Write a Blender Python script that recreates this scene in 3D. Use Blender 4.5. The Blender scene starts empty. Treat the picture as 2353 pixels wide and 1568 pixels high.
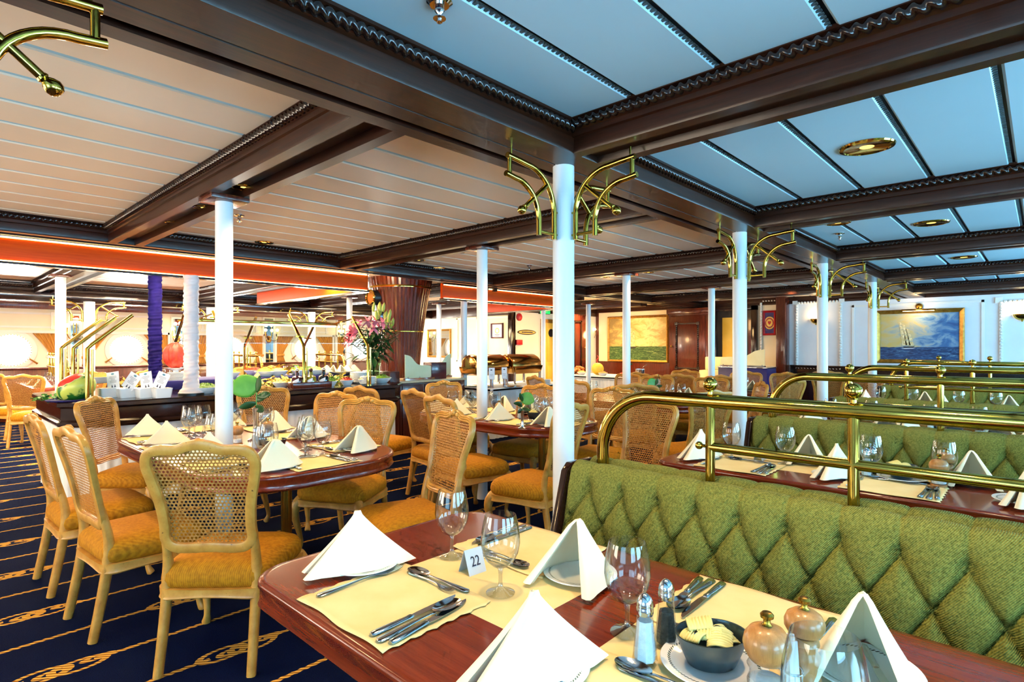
import bpy, bmesh, math, random
from mathutils import Vector, Matrix
PI = math.pi
random.seed(11)
scn = bpy.context.scene
COL = scn.collection

# ------------------------------------------------------------------ camera model (used to read real places off the photograph)
F, CX, HY, CAMZ, AZ = 1300.0, 1176.5, 795.0, 1.40, math.radians(43.15)
SA, CA = math.sin(AZ), math.cos(AZ)
def at(px, py, z):
    "photo pixel lying on the horizontal plane z -> world x, y, z"
    d = (CAMZ - z) * F / (py - HY)
    X = (px - CX) / F * d
    return (X * SA + d * CA, -X * CA + d * SA, z)
def on_y(px, y):
    "world x of the photo column px on the vertical plane y"
    t = (px - CX) / F
    return y * (CA + t * SA) / (SA - t * CA)
def on_x(px, x):
    t = (px - CX) / F
    return x * (SA - t * CA) / (CA + t * SA)
def hz(px, py, x, y):
    "height of photo row py at the ground place x, y"
    d = x * CA + y * SA
    return CAMZ - (py - HY) * d / F

# ------------------------------------------------------------------ mesh builder
class MB:
    def __init__(s): s.v = []; s.f = []
    def add(s, vs, fs):
        o = len(s.v); s.v += [tuple(p) for p in vs]; s.f += [tuple(i + o for i in f) for f in fs]; return s
    def box(s, x0, x1, y0, y1, z0, z1, M=None):
        vs = [Vector((x, y, z)) for x in (x0, x1) for y in (y0, y1) for z in (z0, z1)]
        if M is not None: vs = [M @ p for p in vs]
        return s.add(vs, [(0, 1, 3, 2), (4, 6, 7, 5), (0, 4, 5, 1), (2, 3, 7, 6), (0, 2, 6, 4), (1, 5, 7, 3)])
    def lathe(s, prof, n=24, c=(0, 0, 0), M=None, sy=1.0):
        vs, fs, rows = [], [], []
        for r, z in prof:
            if r < 1e-6:
                rows.append([len(vs)]); vs.append(Vector((0, 0, z)))
            else:
                rows.append(list(range(len(vs), len(vs) + n)))
                vs += [Vector((r * math.cos(2 * PI * i / n), sy * r * math.sin(2 * PI * i / n), z)) for i in range(n)]
        for a, b in zip(rows, rows[1:]):
            for i in range(n):
                j = (i + 1) % n
                if len(a) == 1 and len(b) == 1: continue
                if len(a) == 1: fs.append((a[0], b[j], b[i]))
                elif len(b) == 1: fs.append((a[i], a[j], b[0]))
                else: fs.append((a[i], a[j], b[j], b[i]))
        if M is not None: vs = [M @ p for p in vs]
        c = Vector(c)
        return s.add([p + c for p in vs], fs)
    def loft(s, rings, cap0=True, cap1=True, closed=True):
        n = len(rings[0]); vs = [p for r in rings for p in r]; fs = []
        for k in range(len(rings) - 1):
            for i in range(n if closed else n - 1):
                j = (i + 1) % n
                fs.append((k * n + i, k * n + j, (k + 1) * n + j, (k + 1) * n + i))
        if cap0: fs.append(tuple(range(n - 1, -1, -1)))
        if cap1: fs.append(tuple(range((len(rings) - 1) * n, len(rings) * n)))
        return s.add(vs, fs)
    def sweep(s, pts, sec, closed=False, up=(0, 0, 1), scale=None):
        "section points (u sideways, v up) carried along pts with a fixed up"
        pts = [Vector(p) for p in pts]; up = Vector(up); rings = []; m = len(pts)
        for i, p in enumerate(pts):
            a = pts[(i - 1) % m] if (closed or i > 0) else p
            b = pts[(i + 1) % m] if (closed or i < m - 1) else p
            t = (b - a).normalized()
            u = t.cross(up)
            u = u.normalized() if u.length > 1e-6 else Vector((1, 0, 0))
            w = u.cross(t)
            k = scale[i] if scale else 1
            if isinstance(k, (int, float)): k = (k, k)
            rings.append([p + u * (q[0] * k[0]) + w * (q[1] * k[1]) for q in sec])
        if closed: rings.append(rings[0]); return s.loft(rings, False, False)
        return s.loft(rings)
    def tube(s, pts, r, n=10, closed=False):
        pts = [Vector(p) for p in pts]; m = len(pts); rings = []; prev = None
        for i, p in enumerate(pts):
            a = pts[(i - 1) % m] if (closed or i > 0) else p
            b = pts[(i + 1) % m] if (closed or i < m - 1) else p
            t = (b - a).normalized()
            if prev is None:
                u = t.orthogonal().normalized()
            else:
                u = (prev - t * prev.dot(t)); u = u.normalized() if u.length > 1e-6 else t.orthogonal().normalized()
            prev = u; w = t.cross(u); rr = r[i] if isinstance(r, (list, tuple)) else r
            rings.append([p + (u * math.cos(2 * PI * k / n) + w * math.sin(2 * PI * k / n)) * rr for k in range(n)])
        if closed:
            rings.append(rings[0]); return s.loft(rings, False, False)
        return s.loft(rings)
    def prism(s, out, z0, z1):
        n = len(out); vs = [(x, y, z0) for x, y in out] + [(x, y, z1) for x, y in out]
        fs = [tuple(range(n - 1, -1, -1)), tuple(range(n, 2 * n))] + [(i, (i + 1) % n, n + (i + 1) % n, n + i) for i in range(n)]
        return s.add(vs, fs)
    def grid(s, fn, nu, nv):
        vs = [fn(i / nu, j / nv) for i in range(nu + 1) for j in range(nv + 1)]
        fs = [(i * (nv + 1) + j, (i + 1) * (nv + 1) + j, (i + 1) * (nv + 1) + j + 1, i * (nv + 1) + j + 1) for i in range(nu) for j in range(nv)]
        return s.add(vs, fs)
    def ball(s, c, r, n=14, sz=1.0):
        m = n // 2
        return s.lathe([(r * math.sin(PI * k / m), -r * sz * math.cos(PI * k / m)) if 0 < k < m else (0, -r * sz if k == 0 else r * sz) for k in range(m + 1)], n, c)
    def xf(s, M):
        s.v = [tuple(M @ Vector(p)) for p in s.v]; return s
    def mesh(s, name, mat, angle=38, bev=0, seg=2, fix=True):
        me = bpy.data.meshes.new(name); me.from_pydata(s.v, [], s.f)
        if fix or bev:
            bm = bmesh.new(); bm.from_mesh(me)
            if fix: bmesh.ops.recalc_face_normals(bm, faces=bm.faces)
            if bev:
                es = [e for e in bm.edges if len(e.link_faces) == 2 and e.calc_face_angle(0) > 0.7]
                bmesh.ops.bevel(bm, geom=es, offset=bev, segments=seg, affect='EDGES', profile=0.5, clamp_overlap=True)
            bm.to_mesh(me); bm.free()
        if angle > 0:
            me.polygons.foreach_set('use_smooth', [True] * len(me.polygons))
            me.set_sharp_from_angle(angle=math.radians(angle))
        if mat: me.materials.append(mat)
        return me
    def build(s, name, mat, parent=None, loc=(0, 0, 0), rz=0, **k):
        o = bpy.data.objects.new(name, s.mesh(name, mat, **k)); COL.objects.link(o)
        o.location = loc; o.rotation_euler = (0, 0, rz)
        if parent: o.parent = parent
        return o

def tag(o, label=None, cat=None, group=None, kind=None):
    if label: o['label'] = label
    if cat: o['category'] = cat
    if group: o['group'] = group
    if kind: o['kind'] = kind
    return o
def thing(name, label, cat, loc=(0, 0, 0), rz=0, group=None):
    o = bpy.data.objects.new(name, None); COL.objects.link(o)
    o.location = loc; o.rotation_euler = (0, 0, rz); o.empty_display_size = .1
    return tag(o, label, cat, group)
def dup(src, loc, rz=None, label=None, group=None, sc=None):
    r = src.copy(); COL.objects.link(r); r.location = loc
    if rz is not None: r.rotation_euler = (0, 0, rz)
    if label: r['label'] = label
    if group: r['group'] = group
    if sc: r.scale = (sc, sc, sc) if isinstance(sc, (int, float)) else sc
    for ch in list(src.children):
        c = ch.copy(); COL.objects.link(c); c.parent = r
        for g in list(ch.children):
            d = g.copy(); COL.objects.link(d); d.parent = c
    return r
class Proto:
    "first call places the source itself, later calls copy it"
    def __init__(s, make): s.make = make; s.o = None
    def __call__(s, loc, rz=0, label=None, group=None, sc=None):
        if s.o is None:
            s.o = s.make(); r = s.o; r.location = loc; r.rotation_euler = (0, 0, rz)
            if label: r['label'] = label
            if group: r['group'] = group
            if sc: r.scale = (sc, sc, sc) if isinstance(sc, (int, float)) else sc
            s.used = True; return r
        r = dup(s.o, loc, rz, label, group, sc or 1.0)
        if not group and 'group' in r: pass
        return r

def arc(c, r, a0, a1, n, ax=(1, 0, 0), ay=(0, 0, 1)):
    c = Vector(c); ax = Vector(ax); ay = Vector(ay)
    return [c + ax * (r * math.cos(a0 + (a1 - a0) * i / n)) + ay * (r * math.sin(a0 + (a1 - a0) * i / n)) for i in range(n + 1)]
def rrect(x0, x1, y0, y1, r, n=6):
    out = []
    rs = r if isinstance(r, (list, tuple)) else (r, r, r, r)
    for (cx, cy, a), q in zip(((1, 1, 0), (0, 1, 1), (0, 0, 2), (1, 0, 3)), rs):
        X = x1 - q if cx else x0 + q; Y = y1 - q if cy else y0 + q
        out += [(X + q * math.cos(a * PI / 2 + PI / 2 * i / n), Y + q * math.sin(a * PI / 2 + PI / 2 * i / n)) for i in range(n + 1)]
    return out
def ell(rx, ry, n=12):
    return [(rx * math.cos(2 * PI * i / n), ry * math.sin(2 * PI * i / n)) for i in range(n)]
def spline(P, n):
    "Catmull-Rom through the points"
    P = [Vector(p) for p in P]; out = []
    for i in range(len(P) - 1):
        p0 = P[max(i - 1, 0)]; p1 = P[i]; p2 = P[i + 1]; p3 = P[min(i + 2, len(P) - 1)]
        for k in range(n):
            t = k / n
            out.append(.5 * ((2 * p1) + (p2 - p0) * t + (2 * p0 - 5 * p1 + 4 * p2 - p3) * t * t + (3 * p1 - p0 - 3 * p2 + p3) * t ** 3))
    out.append(P[-1]); return out

# ------------------------------------------------------------------ materials
def lin(c):
    return tuple(((x / 255) / 12.92 if x / 255 <= .04045 else (((x / 255) + .055) / 1.055) ** 2.4) for x in c) + (1.0,)
class NT:
    def __init__(s, name):
        s.m = bpy.data.materials.new(name); s.m.use_nodes = True; s.t = s.m.node_tree; s.t.nodes.clear()
        s.out = s.t.nodes.new('ShaderNodeOutputMaterial')
    def n(s, typ, **k):
        x = s.t.nodes.new(typ)
        for a, b in k.items(): setattr(x, a, b)
        return x
    def put(s, sock, v):
        if v is None: return
        if isinstance(v, bpy.types.NodeSocket): s.t.links.new(v, sock)
        else:
            sock.default_value = v
    def M(s, op, a, b=None, c=None):
        x = s.n('ShaderNodeMath', operation=op)
        for i, v in enumerate((a, b, c)): s.put(x.inputs[i], v) if v is not None else None
        return x.outputs[0]
    def coord(s, kind='Object', scale=(1, 1, 1), rot=(0, 0, 0)):
        tc = s.n('ShaderNodeTexCoord'); mp = s.n('ShaderNodeMapping')
        mp.inputs['Scale'].default_value = scale; mp.inputs['Rotation'].default_value = rot
        s.t.links.new(tc.outputs[kind], mp.inputs['Vector']); return mp.outputs[0]
    def xyz(s, vec):
        x = s.n('ShaderNodeSeparateXYZ'); s.t.links.new(vec, x.inputs[0]); return x.outputs[0], x.outputs[1], x.outputs[2]
    def noise(s, vec, scale=5, detail=3, rough=.5, dist=0):
        x = s.n('ShaderNodeTexNoise'); s.put(x.inputs['Vector'], vec)
        x.inputs['Scale'].default_value = scale; x.inputs['Detail'].default_value = detail
        x.inputs['Roughness'].default_value = rough; x.inputs['Distortion'].default_value = dist
        return x.outputs[0]
    def mix(s, f, a, b):
        x = s.n('ShaderNodeMix', data_type='RGBA'); s.put(x.inputs[0], f)
        s.put(x.inputs[6], lin(a) if isinstance(a, tuple) and len(a) == 3 else a)
        s.put(x.inputs[7], lin(b) if isinstance(b, tuple) and len(b) == 3 else b); return x.outputs[2]
    def ramp(s, f, stops):
        x = s.n('ShaderNodeValToRGB'); s.put(x.inputs[0], f); e = x.color_ramp.elements
        while len(e) < len(stops): e.new(.5)
        for q, (p, c) in zip(e, stops): q.position = p; q.color = lin(c) if isinstance(c, tuple) else (c, c, c, 1)
        return x.outputs[0]
    def step(s, v, e0, e1):
        x = s.n('ShaderNodeMapRange'); s.put(x.inputs[0], v); x.inputs[1].default_value = e0; x.inputs[2].default_value = e1
        x.interpolation_type = 'SMOOTHSTEP'; return x.outputs[0]
    def bump(s, h, strength=.3, dist=.01):
        x = s.n('ShaderNodeBump'); s.put(x.inputs['Height'], h); x.inputs['Strength'].default_value = strength
        x.inputs['Distance'].default_value = dist; return x.outputs[0]
    def pbr(s, col, rough=.5, metal=0, spec=.5, normal=None, emis=None, estr=0, sheen=0, coat=0, trans=0, ior=1.45, sss=0):
        p = s.n('ShaderNodeBsdfPrincipled')
        s.put(p.inputs['Base Color'], lin(col) if isinstance(col, tuple) and len(col) == 3 else col)
        s.put(p.inputs['Roughness'], rough); s.put(p.inputs['Metallic'], metal); p.inputs['Specular IOR Level'].default_value = spec
        s.put(p.inputs['Normal'], normal) if normal is not None else None
        if emis: p.inputs['Emission Color'].default_value = lin(emis); p.inputs['Emission Strength'].default_value = estr
        p.inputs['Sheen Weight'].default_value = sheen; p.inputs['Coat Weight'].default_value = coat; p.inputs['Coat Roughness'].default_value = .08
        p.inputs['Transmission Weight'].default_value = trans; p.inputs['IOR'].default_value = ior
        s.t.links.new(p.outputs[0], s.out.inputs[0]); return p
def pm(name, c1, c2=None, scale=6, rough=.5, metal=0, spec=.5, stretch=(1, 1, 1), bump=0, bscale=None, sheen=0, coat=0, emis=None, estr=0, detail=4, bdist=.004):
    "plain procedural material: two tones by noise, optional bump"
    t = NT(name); v = t.coord('Object', stretch)
    f = t.noise(v, scale, detail)
    col = t.ramp(f, [(.3, c1), (.7, c2 or c1)])
    nb = t.bump(t.noise(v, bscale or scale * 4, 3), bump, bdist) if bump else None
    t.pbr(col, rough, metal, spec, nb, emis, estr, sheen, coat); return t.m
MAT = {}
def wood(name, c1, c2, rough, stretch=(1, 14, 14), scale=5, coat=.3, spec=.5):
    t = NT(name); v = t.coord('Object', stretch)
    f = t.noise(v, scale, 6, .6, .6); g = t.noise(v, scale * 5, 2)
    f = t.M('ADD', t.M('MULTIPLY', f, .75), t.M('MULTIPLY', g, .25))
    col = t.ramp(f, [(.32, c1), (.68, c2)])
    t.pbr(col, rough, 0, spec, t.bump(g, .04, .002), coat=coat); return t.m
W_BEAM = wood('beam_mahogany', (30, 12, 6), (62, 28, 14), .3, (.6, 14, 14), 5, .06, .28)
W_BEAM_Y = wood('beam_mahogany_across', (34, 15, 9), (66, 31, 18), .22, (14, .6, 14))
W_TABLE = wood('table_mahogany', (96, 26, 8), (134, 46, 18), .2, (14, .8, 14), 4, .35)
W_CAB = wood('cabinet_mahogany', (62, 22, 14), (104, 42, 24), .22, (14, 14, .8))
W_ORANGE = wood('fascia_wood_painted_glow', (208, 60, 0), (232, 86, 4), .45, (.6, 14, 14), 5, 0, .15)  # orange glow of the rope lights put into the wood colour
W_DARK = wood('dark_polished_wood', (24, 12, 10), (44, 22, 16), .15, (1, 12, 12))
W_LIGHT = wood('beech_wood', (158, 106, 56), (190, 136, 78), .3, (30, 30, 2.0), 3, .2)
BRASS = pm('polished_brass', (182, 150, 62), (202, 170, 78), 3, .09, 1)
BRASS_D = pm('aged_brass', (150, 112, 40), (178, 138, 56), 12, .25, 1)
STEEL = pm('polished_steel', (196, 200, 206), (214, 216, 220), 5, .13, 1)
PEWTER = pm('dark_pewter', (70, 88, 96), (92, 110, 116), 14, .28, .8, bump=.05)
BLACK = pm('black_plastic', (14, 14, 15), (24, 24, 26), 10, .35)
WHITE = pm('white_enamel', (222, 226, 226), (228, 231, 231), 2, .3, bump=.05, bscale=60, bdist=.001)
WALLW = pm('white_wall_panel', (224, 226, 230), (232, 234, 236), 3, .5, bump=.03, bscale=200)
WALLC = pm('cream_wall_panel', (236, 226, 196), (242, 232, 206), 3, .5, bump=.03, bscale=200)
MOULD = pm('white_moulding', (232, 230, 222), (238, 236, 230), 3, .4)
CHINA = pm('white_china', (236, 238, 238), (242, 242, 240), 4, .12, coat=.4)
FABW = pm('white_cloth', (232, 232, 228), (242, 242, 238), 8, .8, bump=.15, bscale=400, sheen=.2)
NAPKIN = pm('cream_napkin_cloth', (246, 232, 192), (250, 238, 204), 7, .85, bump=.12, bscale=500, sheen=.2, bdist=.002)
MATCLOTH = pm('placemat_cloth', (236, 206, 138), (244, 218, 156), 9, .8, bump=.14, bscale=420, bdist=.002)
PAPER = pm('white_paper', (240, 240, 244), (246, 246, 248), 8, .7)
INK = pm('dark_ink', (30, 32, 52), (44, 44, 70), 8, .7)
GREEN_D = pm('dark_green_leaf', (20, 58, 26), (36, 86, 34), 9, .35)
GREEN_L = pm('bright_green_leaf', (66, 138, 44), (104, 170, 66), 9, .4)
PINK = pm('pink_petal', (214, 96, 130), (240, 160, 180), 12, .5)
BUDG = pm('yellow_green_bud', (150, 170, 60), (186, 196, 90), 10, .5)
FOODR = pm('red_food', (170, 34, 28), (206, 70, 44), 30, .4, bump=.4, bscale=60)
FOODO = pm('mixed_salad', (196, 120, 50), (120, 140, 40), 22, .5, bump=.5, bscale=50)
FOODY = pm('yellow_food', (214, 190, 70), (232, 216, 130), 30, .5, bump=.5, bscale=60)
FOODG = pm('green_salad', (70, 120, 30), (130, 170, 50), 28, .5, bump=.6, bscale=60)
BUTTER = pm('butter', (240, 222, 130), (248, 236, 160), 8, .4)
GOLDFR = pm('gilt_frame', (150, 104, 34), (190, 142, 60), 20, .35, .6, bump=.2, bscale=50)
MIRROR = pm('mirror_glass', (206, 210, 208), (212, 214, 212), 2, .03, 1)
CURTAIN = pm('gold_curtain', (168, 112, 30), (200, 144, 50), 10, .7, stretch=(4, 4, .3), bump=.3, bscale=30, sheen=.3)
CHROME = pm('chrome', (210, 212, 214), (220, 220, 222), 4, .06, 1)
COPPER = pm('golden_steel', (178, 128, 62), (206, 160, 90), 3, .15, 1)
VIOLET = pm('indigo_cloth', (14, 9, 66), (22, 15, 90), 10, .85, spec=.15, bump=.2, bscale=40)
PINKW = pm('pearl_cloth', (232, 214, 212), (244, 232, 230), 6, .55, bump=.2, bscale=30, sheen=.4)
NAVY = pm('navy_cloth', (24, 22, 92), (36, 34, 116), 10, .7)
REDBOX = pm('dark_red_lacquer', (72, 18, 24), (92, 26, 30), 6, .25, coat=.3)
STONE = pm('cream_counter_top', (214, 186, 140), (228, 204, 164), 16, .3)
ACRYL_C = pm('frosted_cream_screen', (222, 214, 160), (232, 226, 180), 4, .4)
RED = pm('signal_red', (170, 20, 30), (186, 28, 36), 6, .4)
YDOOR = pm('yellow_door_paint', (214, 172, 60), (226, 188, 82), 4, .35)
def glow(name, c, s):
    t = NT(name); e = t.n('ShaderNodeEmission'); e.inputs[0].default_value = lin(c)
    v = t.noise(t.coord('Object'), 3, 1); e.inputs[1].default_value = s
    t.t.links.new(t.mix(v, c, tuple(min(255, x + 3) for x in c)), e.inputs[0]); t.t.links.new(e.outputs[0], t.out.inputs[0]); return t.m
DAY = glow('daylight_pane', (255, 252, 244), 5.0)
BULB = glow('warm_bulb', (255, 226, 170), 12.0)
STRIP = glow('warm_rope_light', (255, 196, 120), 8.0)
DOWNL = glow('lamp_reflector_glow', (255, 200, 90), 2.0)
EXITG = glow('green_exit_panel', (40, 190, 90), 1.2)
def glass(name, tint=(250, 252, 252), lo=.02, hi=.75, blend=.35):
    t = NT(name); tr = t.n('ShaderNodeBsdfTransparent'); gl = t.n('ShaderNodeBsdfGlossy'); mx = t.n('ShaderNodeMixShader')
    tr.inputs[0].default_value = lin(tint); gl.inputs['Roughness'].default_value = .02
    lw = t.n('ShaderNodeLayerWeight'); lw.inputs[0].default_value = blend
    t.t.links.new(t.bump(t.noise(t.coord('Object'), 8, 1), .02, .001), gl.inputs['Normal'])
    f = t.M('ADD', t.M('MULTIPLY', t.M('POWER', lw.outputs['Facing'], 2.2), hi), lo)
    t.t.links.new(f, mx.inputs[0]); t.t.links.new(tr.outputs[0], mx.inputs[1]); t.t.links.new(gl.outputs[0], mx.inputs[2])
    t.t.links.new(mx.outputs[0], t.out.inputs[0]); return t.m
GLASS = glass('clear_thin_glass', lo=.03, hi=.95, blend=.42); GLASS_T = glass('clear_stem_glass', (236, 240, 240), .12, .9, .5); GLASS_G = glass('green_tinted_glass', (214, 232, 214), .05, .7)
PANE = glass('flat_glass_screen', (246, 250, 248), .05, .5)
t = NT('solid_clear_glass'); g = t.n('ShaderNodeBsdfGlass'); g.inputs['Color'].default_value = lin((248, 250, 250)); g.inputs['IOR'].default_value = 1.45
g.inputs['Roughness'].default_value = 0.0; t.t.links.new(t.bump(t.noise(t.coord('Object'), 10, 1), .01, .001), g.inputs['Normal'])
t.t.links.new(g.outputs[0], t.out.inputs[0]); GLASS_S = t.m
def gilt(name):
    t = NT(name); v = t.coord('Object'); f = t.noise(v, 14, 5, .6); w = t.noise(v, 60, 3, .7)
    col = t.ramp(f, [(.3, (172, 116, 42)), (.55, (196, 144, 62)), (.75, (206, 158, 80))])
    col = t.mix(t.step(w, .66, .72), col, (110, 74, 34))
    t.pbr(col, .38, 0, .5, t.bump(w, .12, .002), coat=.15); return t.m
CHAIRP = gilt('antique_gilt_paint')
t = NT('woven_cane'); v = t.coord('Object'); x, y, z = t.xyz(v); p = .0168
u = t.M('DIVIDE', y, p); w = t.M('DIVIDE', z, p * .87); row = t.M('FLOOR', w)
u = t.M('SUBTRACT', t.M('FRACT', t.M('ADD', u, t.M('MULTIPLY', t.M('MODULO', row, 2.0), .5))), .5); w = t.M('SUBTRACT', t.M('FRACT', w), .5)
d = t.M('SQRT', t.M('ADD', t.M('MULTIPLY', u, u), t.M('MULTIPLY', w, w)))
hole = t.M('LESS_THAN', d, .33)
col = t.ramp(t.noise(v, 90, 3), [(.3, (144, 92, 34)), (.7, (190, 136, 66))])
pb = t.pbr(col, .5, 0, .4, t.bump(d, .3, .002)); tr = t.n('ShaderNodeBsdfTransparent'); mx = t.n('ShaderNodeMixShader')
t.t.links.new(hole, mx.inputs[0]); t.t.links.new(pb.outputs[0], mx.inputs[1]); t.t.links.new(tr.outputs[0], mx.inputs[2]); t.t.links.new(mx.outputs[0], t.out.inputs[0]); CANE = t.m
def ribbed(name, c1, c2, n, ax=(0, 1, 0), str_=.35, rough=.8, nsc=60, sheen=0):
    t = NT(name); v = t.coord('Object'); x, y, z = t.xyz(v)
    s = t.M('ADD', t.M('ADD', t.M('MULTIPLY', x, ax[0] * n), t.M('MULTIPLY', y, ax[1] * n)), t.M('MULTIPLY', z, ax[2] * n))
    w = t.M('SINE', s); nz = t.noise(v, nsc, 3)
    f = t.M('ADD', t.M('MULTIPLY', w, .12), t.M('MULTIPLY', nz, .95))
    col = t.ramp(f, [(.25, c1), (.7, c2)])
    t.pbr(col, rough, 0, .3, t.bump(w, str_, .002), sheen=sheen); return t.m
SEATFAB = ribbed('mustard_corduroy', (156, 98, 4), (192, 130, 12), 900, (.25, .75, 0), .2)
BENCHFAB = ribbed('olive_corduroy', (84, 88, 28), (148, 146, 68), 1500, (0, .75, .65), .6, .9, 160, 0)
# tufted plates: white china with a dashed dark ring near the rim
t = NT('ringed_china'); v = t.coord('Object'); x, y, z = t.xyz(v)
r = t.M('SQRT', t.M('ADD', t.M('MULTIPLY', x, x), t.M('MULTIPLY', y, y))); an = t.M('ARCTAN2', y, x)
band = t.M('LESS_THAN', t.M('ABSOLUTE', t.M('SUBTRACT', r, .0865)), .0026)
dash = t.M('GREATER_THAN', t.M('SINE', t.M('ADD', t.M('MULTIPLY', an, 70.0), t.M('MULTIPLY', r, 900.0))), -.1)
dist = t.noise(v, 5, 2)
t.pbr(t.mix(t.M('MULTIPLY', band, dash), t.ramp(dist, [(.3, (236, 236, 232)), (.7, (242, 242, 240))]), (24, 40, 34)), .12, coat=.4); PLATEM = t.m
# carpet: navy pile with twisted gold rope lines and knots
t = NT('rope_carpet'); v = t.coord('Object'); x, y, z = t.xyz(v); P = .375
vv = t.M('ADD', t.M('DIVIDE', y, P), 100.27); row = t.M('FLOOR', vv); fy = t.M('MULTIPLY', t.M('SUBTRACT', t.M('FRACT', vv), .5), P)
wob = t.M('MULTIPLY', t.M('SUBTRACT', t.noise(v, 2.2, 2), .5), .03); fy = t.M('ADD', fy, wob)
par = t.M('MODULO', row, 2.0)
K = 1.12
kx = t.M('MULTIPLY', t.M('SUBTRACT', t.M('FRACT', t.M('ADD', t.M('ADD', t.M('DIVIDE', x, K), 50.1), t.M('MULTIPLY', par, .47))), .5), K)
rope = t.M('LESS_THAN', t.M('ABSOLUTE', t.M('ADD', fy, t.M('MULTIPLY', t.M('SINE', t.M('MULTIPLY', x, 150.0)), .0025))), .0115)
inner = t.M('GREATER_THAN', t.M('ABSOLUTE', kx), .12)
rope = t.M('MULTIPLY', rope, inner)
def ring(cx, cy, rx, ry, th):
    dx = t.M('DIVIDE', t.M('SUBTRACT', kx, cx), rx); dy = t.M('DIVIDE', t.M('SUBTRACT', fy, cy), ry)
    q = t.M('SQRT', t.M('ADD', t.M('MULTIPLY', dx, dx), t.M('MULTIPLY', dy, dy)))
    return t.M('LESS_THAN', t.M('ABSOLUTE', t.M('SUBTRACT', q, 1.0)), th)
kn = t.M('MAXIMUM', t.M('MAXIMUM', ring(-.065, .006, .098, .050, .17), ring(.065, -.006, .098, .050, .17)), t.M('MAXIMUM', ring(-.03, -.004, .052, .022, .33), ring(.135, .01, .05, .018, .4)))
mask = t.M('MAXIMUM', rope, kn)
tw = t.M('SINE', t.M('ADD', t.M('MULTIPLY', x, 210.0), t.M('MULTIPLY', fy, 260.0)))
gold = t.mix(t.step(tw, -1.0, .6), (130, 76, 18), (232, 176, 80))
pile = t.noise(v, 240, 2)
navy = t.ramp(pile, [(.3, (3, 9, 30)), (.7, (9, 22, 60))])
t.pbr(t.mix(mask, navy, gold), .95, 0, .05, t.bump(t.M('ADD', pile, t.M('MULTIPLY', mask, .7)), .5, .006)); CARPET = t.m
GRILLE = pm('vent_slot_paint', (64, 76, 80), (76, 88, 92), 4, .6)
CEILL = pm('ceiling_board_warm_light_tint', (240, 222, 198), (244, 227, 204), 2, .4, bump=.02, bscale=160)  # white boards tinted cream, warm lamp light put into the colour
CEILM = pm('ceiling_panel_cool_light_tint', (184, 212, 224), (190, 217, 228), 2, .42, bump=.02, bscale=160)  # white panels tinted blue, window daylight put into the colour
CEILG = pm('ceiling_groove_painted_reflection', (160, 216, 244), (172, 222, 246), 2, .35, .0)  # light blue stands in for window light reflected by the groove strips
# watermelon rind / flesh
t = NT('watermelon_rind'); v = t.coord('Object'); x, y, z = t.xyz(v)
an = t.M('ADD', t.M('MULTIPLY', t.M('ARCTAN2', z, y), 5.0), t.M('MULTIPLY', t.noise(v, 16, 3), 5.0))
t.pbr(t.ramp(t.step(t.M('SINE', an), -.3, .3), [(0, (34, 108, 34)), (1, (196, 206, 90))]), .3); RIND = t.m
# sea pieces: clouded sky over swelling sea, sky and sea tones given
def seapiece(name, sky, sea, hor, W, H):
    t = NT(name); v = t.coord('Object'); x, y, z = t.xyz(v)
    cl = t.noise(t.coord('Object', (1, 1.6, 3)), 2.2, 6, .6, .8)
    f = t.M('ADD', t.M('MULTIPLY', cl, .9), t.M('MULTIPLY', t.M('DIVIDE', y, -W), .55))
    skyc = t.ramp(f, sky)
    wv = t.noise(t.coord('Object', (1, 2.2, 12)), 3.0, 6, .65, 1.5)
    seac = t.ramp(wv, sea)
    hn = t.M('ADD', hor, t.M('MULTIPLY', t.noise(t.coord('Object', (1, 6, 1)), 2, 2), .02))
    t.pbr(t.mix(t.M('LESS_THAN', z, hn), skyc, seac), .45); return t.m
# ================================================================== THE ROOM  (x runs fore along the saloon, y runs to the port side)
XA, XF, YS, YP, ZC = -3.0, 13.0, -2.6, 14.0, 2.45
YG = 11.9   # deep side girder
def struct(o): o['kind'] = 'structure'; return o
struct(MB().box(XA - .2, XF + 2.2, YS - .2, YP + .2, -.05, 0).build('floor', CARPET, angle=0))
# ---- ceiling boards
def boards(name, y0, y1, yr, step, z, gap, x0=XA, x1=XF, mat=None):
    m = MB(); y = yr + math.floor((y0 - yr) / step) * step
    while y < y1:
        a, b = max(y + gap / 2, y0), min(y + step - gap / 2, y1)
        if b - a > .02:
            n = .010
            m.loft([[(x, a + n, z), (x, a, z + n), (x, a, z + .03), (x, b, z + .03), (x, b, z + n), (x, b - n, z)] for x in (x0, x1)])
        y += step
    return struct(m.build(name, mat or CEILM, angle=20))
boards('ceiling', 1.96, YG, .03, .32, ZC, .024, mat=CEILL)
boards('ceiling', YS, 1.66, .125, .38, ZC, .024)
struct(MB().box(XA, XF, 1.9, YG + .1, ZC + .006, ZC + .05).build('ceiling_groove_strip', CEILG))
struct(MB().box(XA, XF, YS, 1.7, ZC + .022, ZC + .06).build('ceiling_groove_strip', BLACK))
boards('ceiling', YG, YP, YG, .4, 2.26, .01, mat=CEILL)
struct(MB().box(XA, XF, YS, YP, ZC + .06, ZC + .12).build('ceiling_slab_panel', WHITE))
# air slots beside the window-side panels: little dark cross bars
m = MB()
for k in (0, 1, 2, 3):
    y = .125 + .38 * k + .010
    x = 0.3
    while x < 7.0:
        m.box(x, x + .012, y - .010, y + .010, ZC + .004, ZC + .008); x += .024
struct(m.build('ceiling_slot_grille_strip', GRILLE, angle=0))
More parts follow.
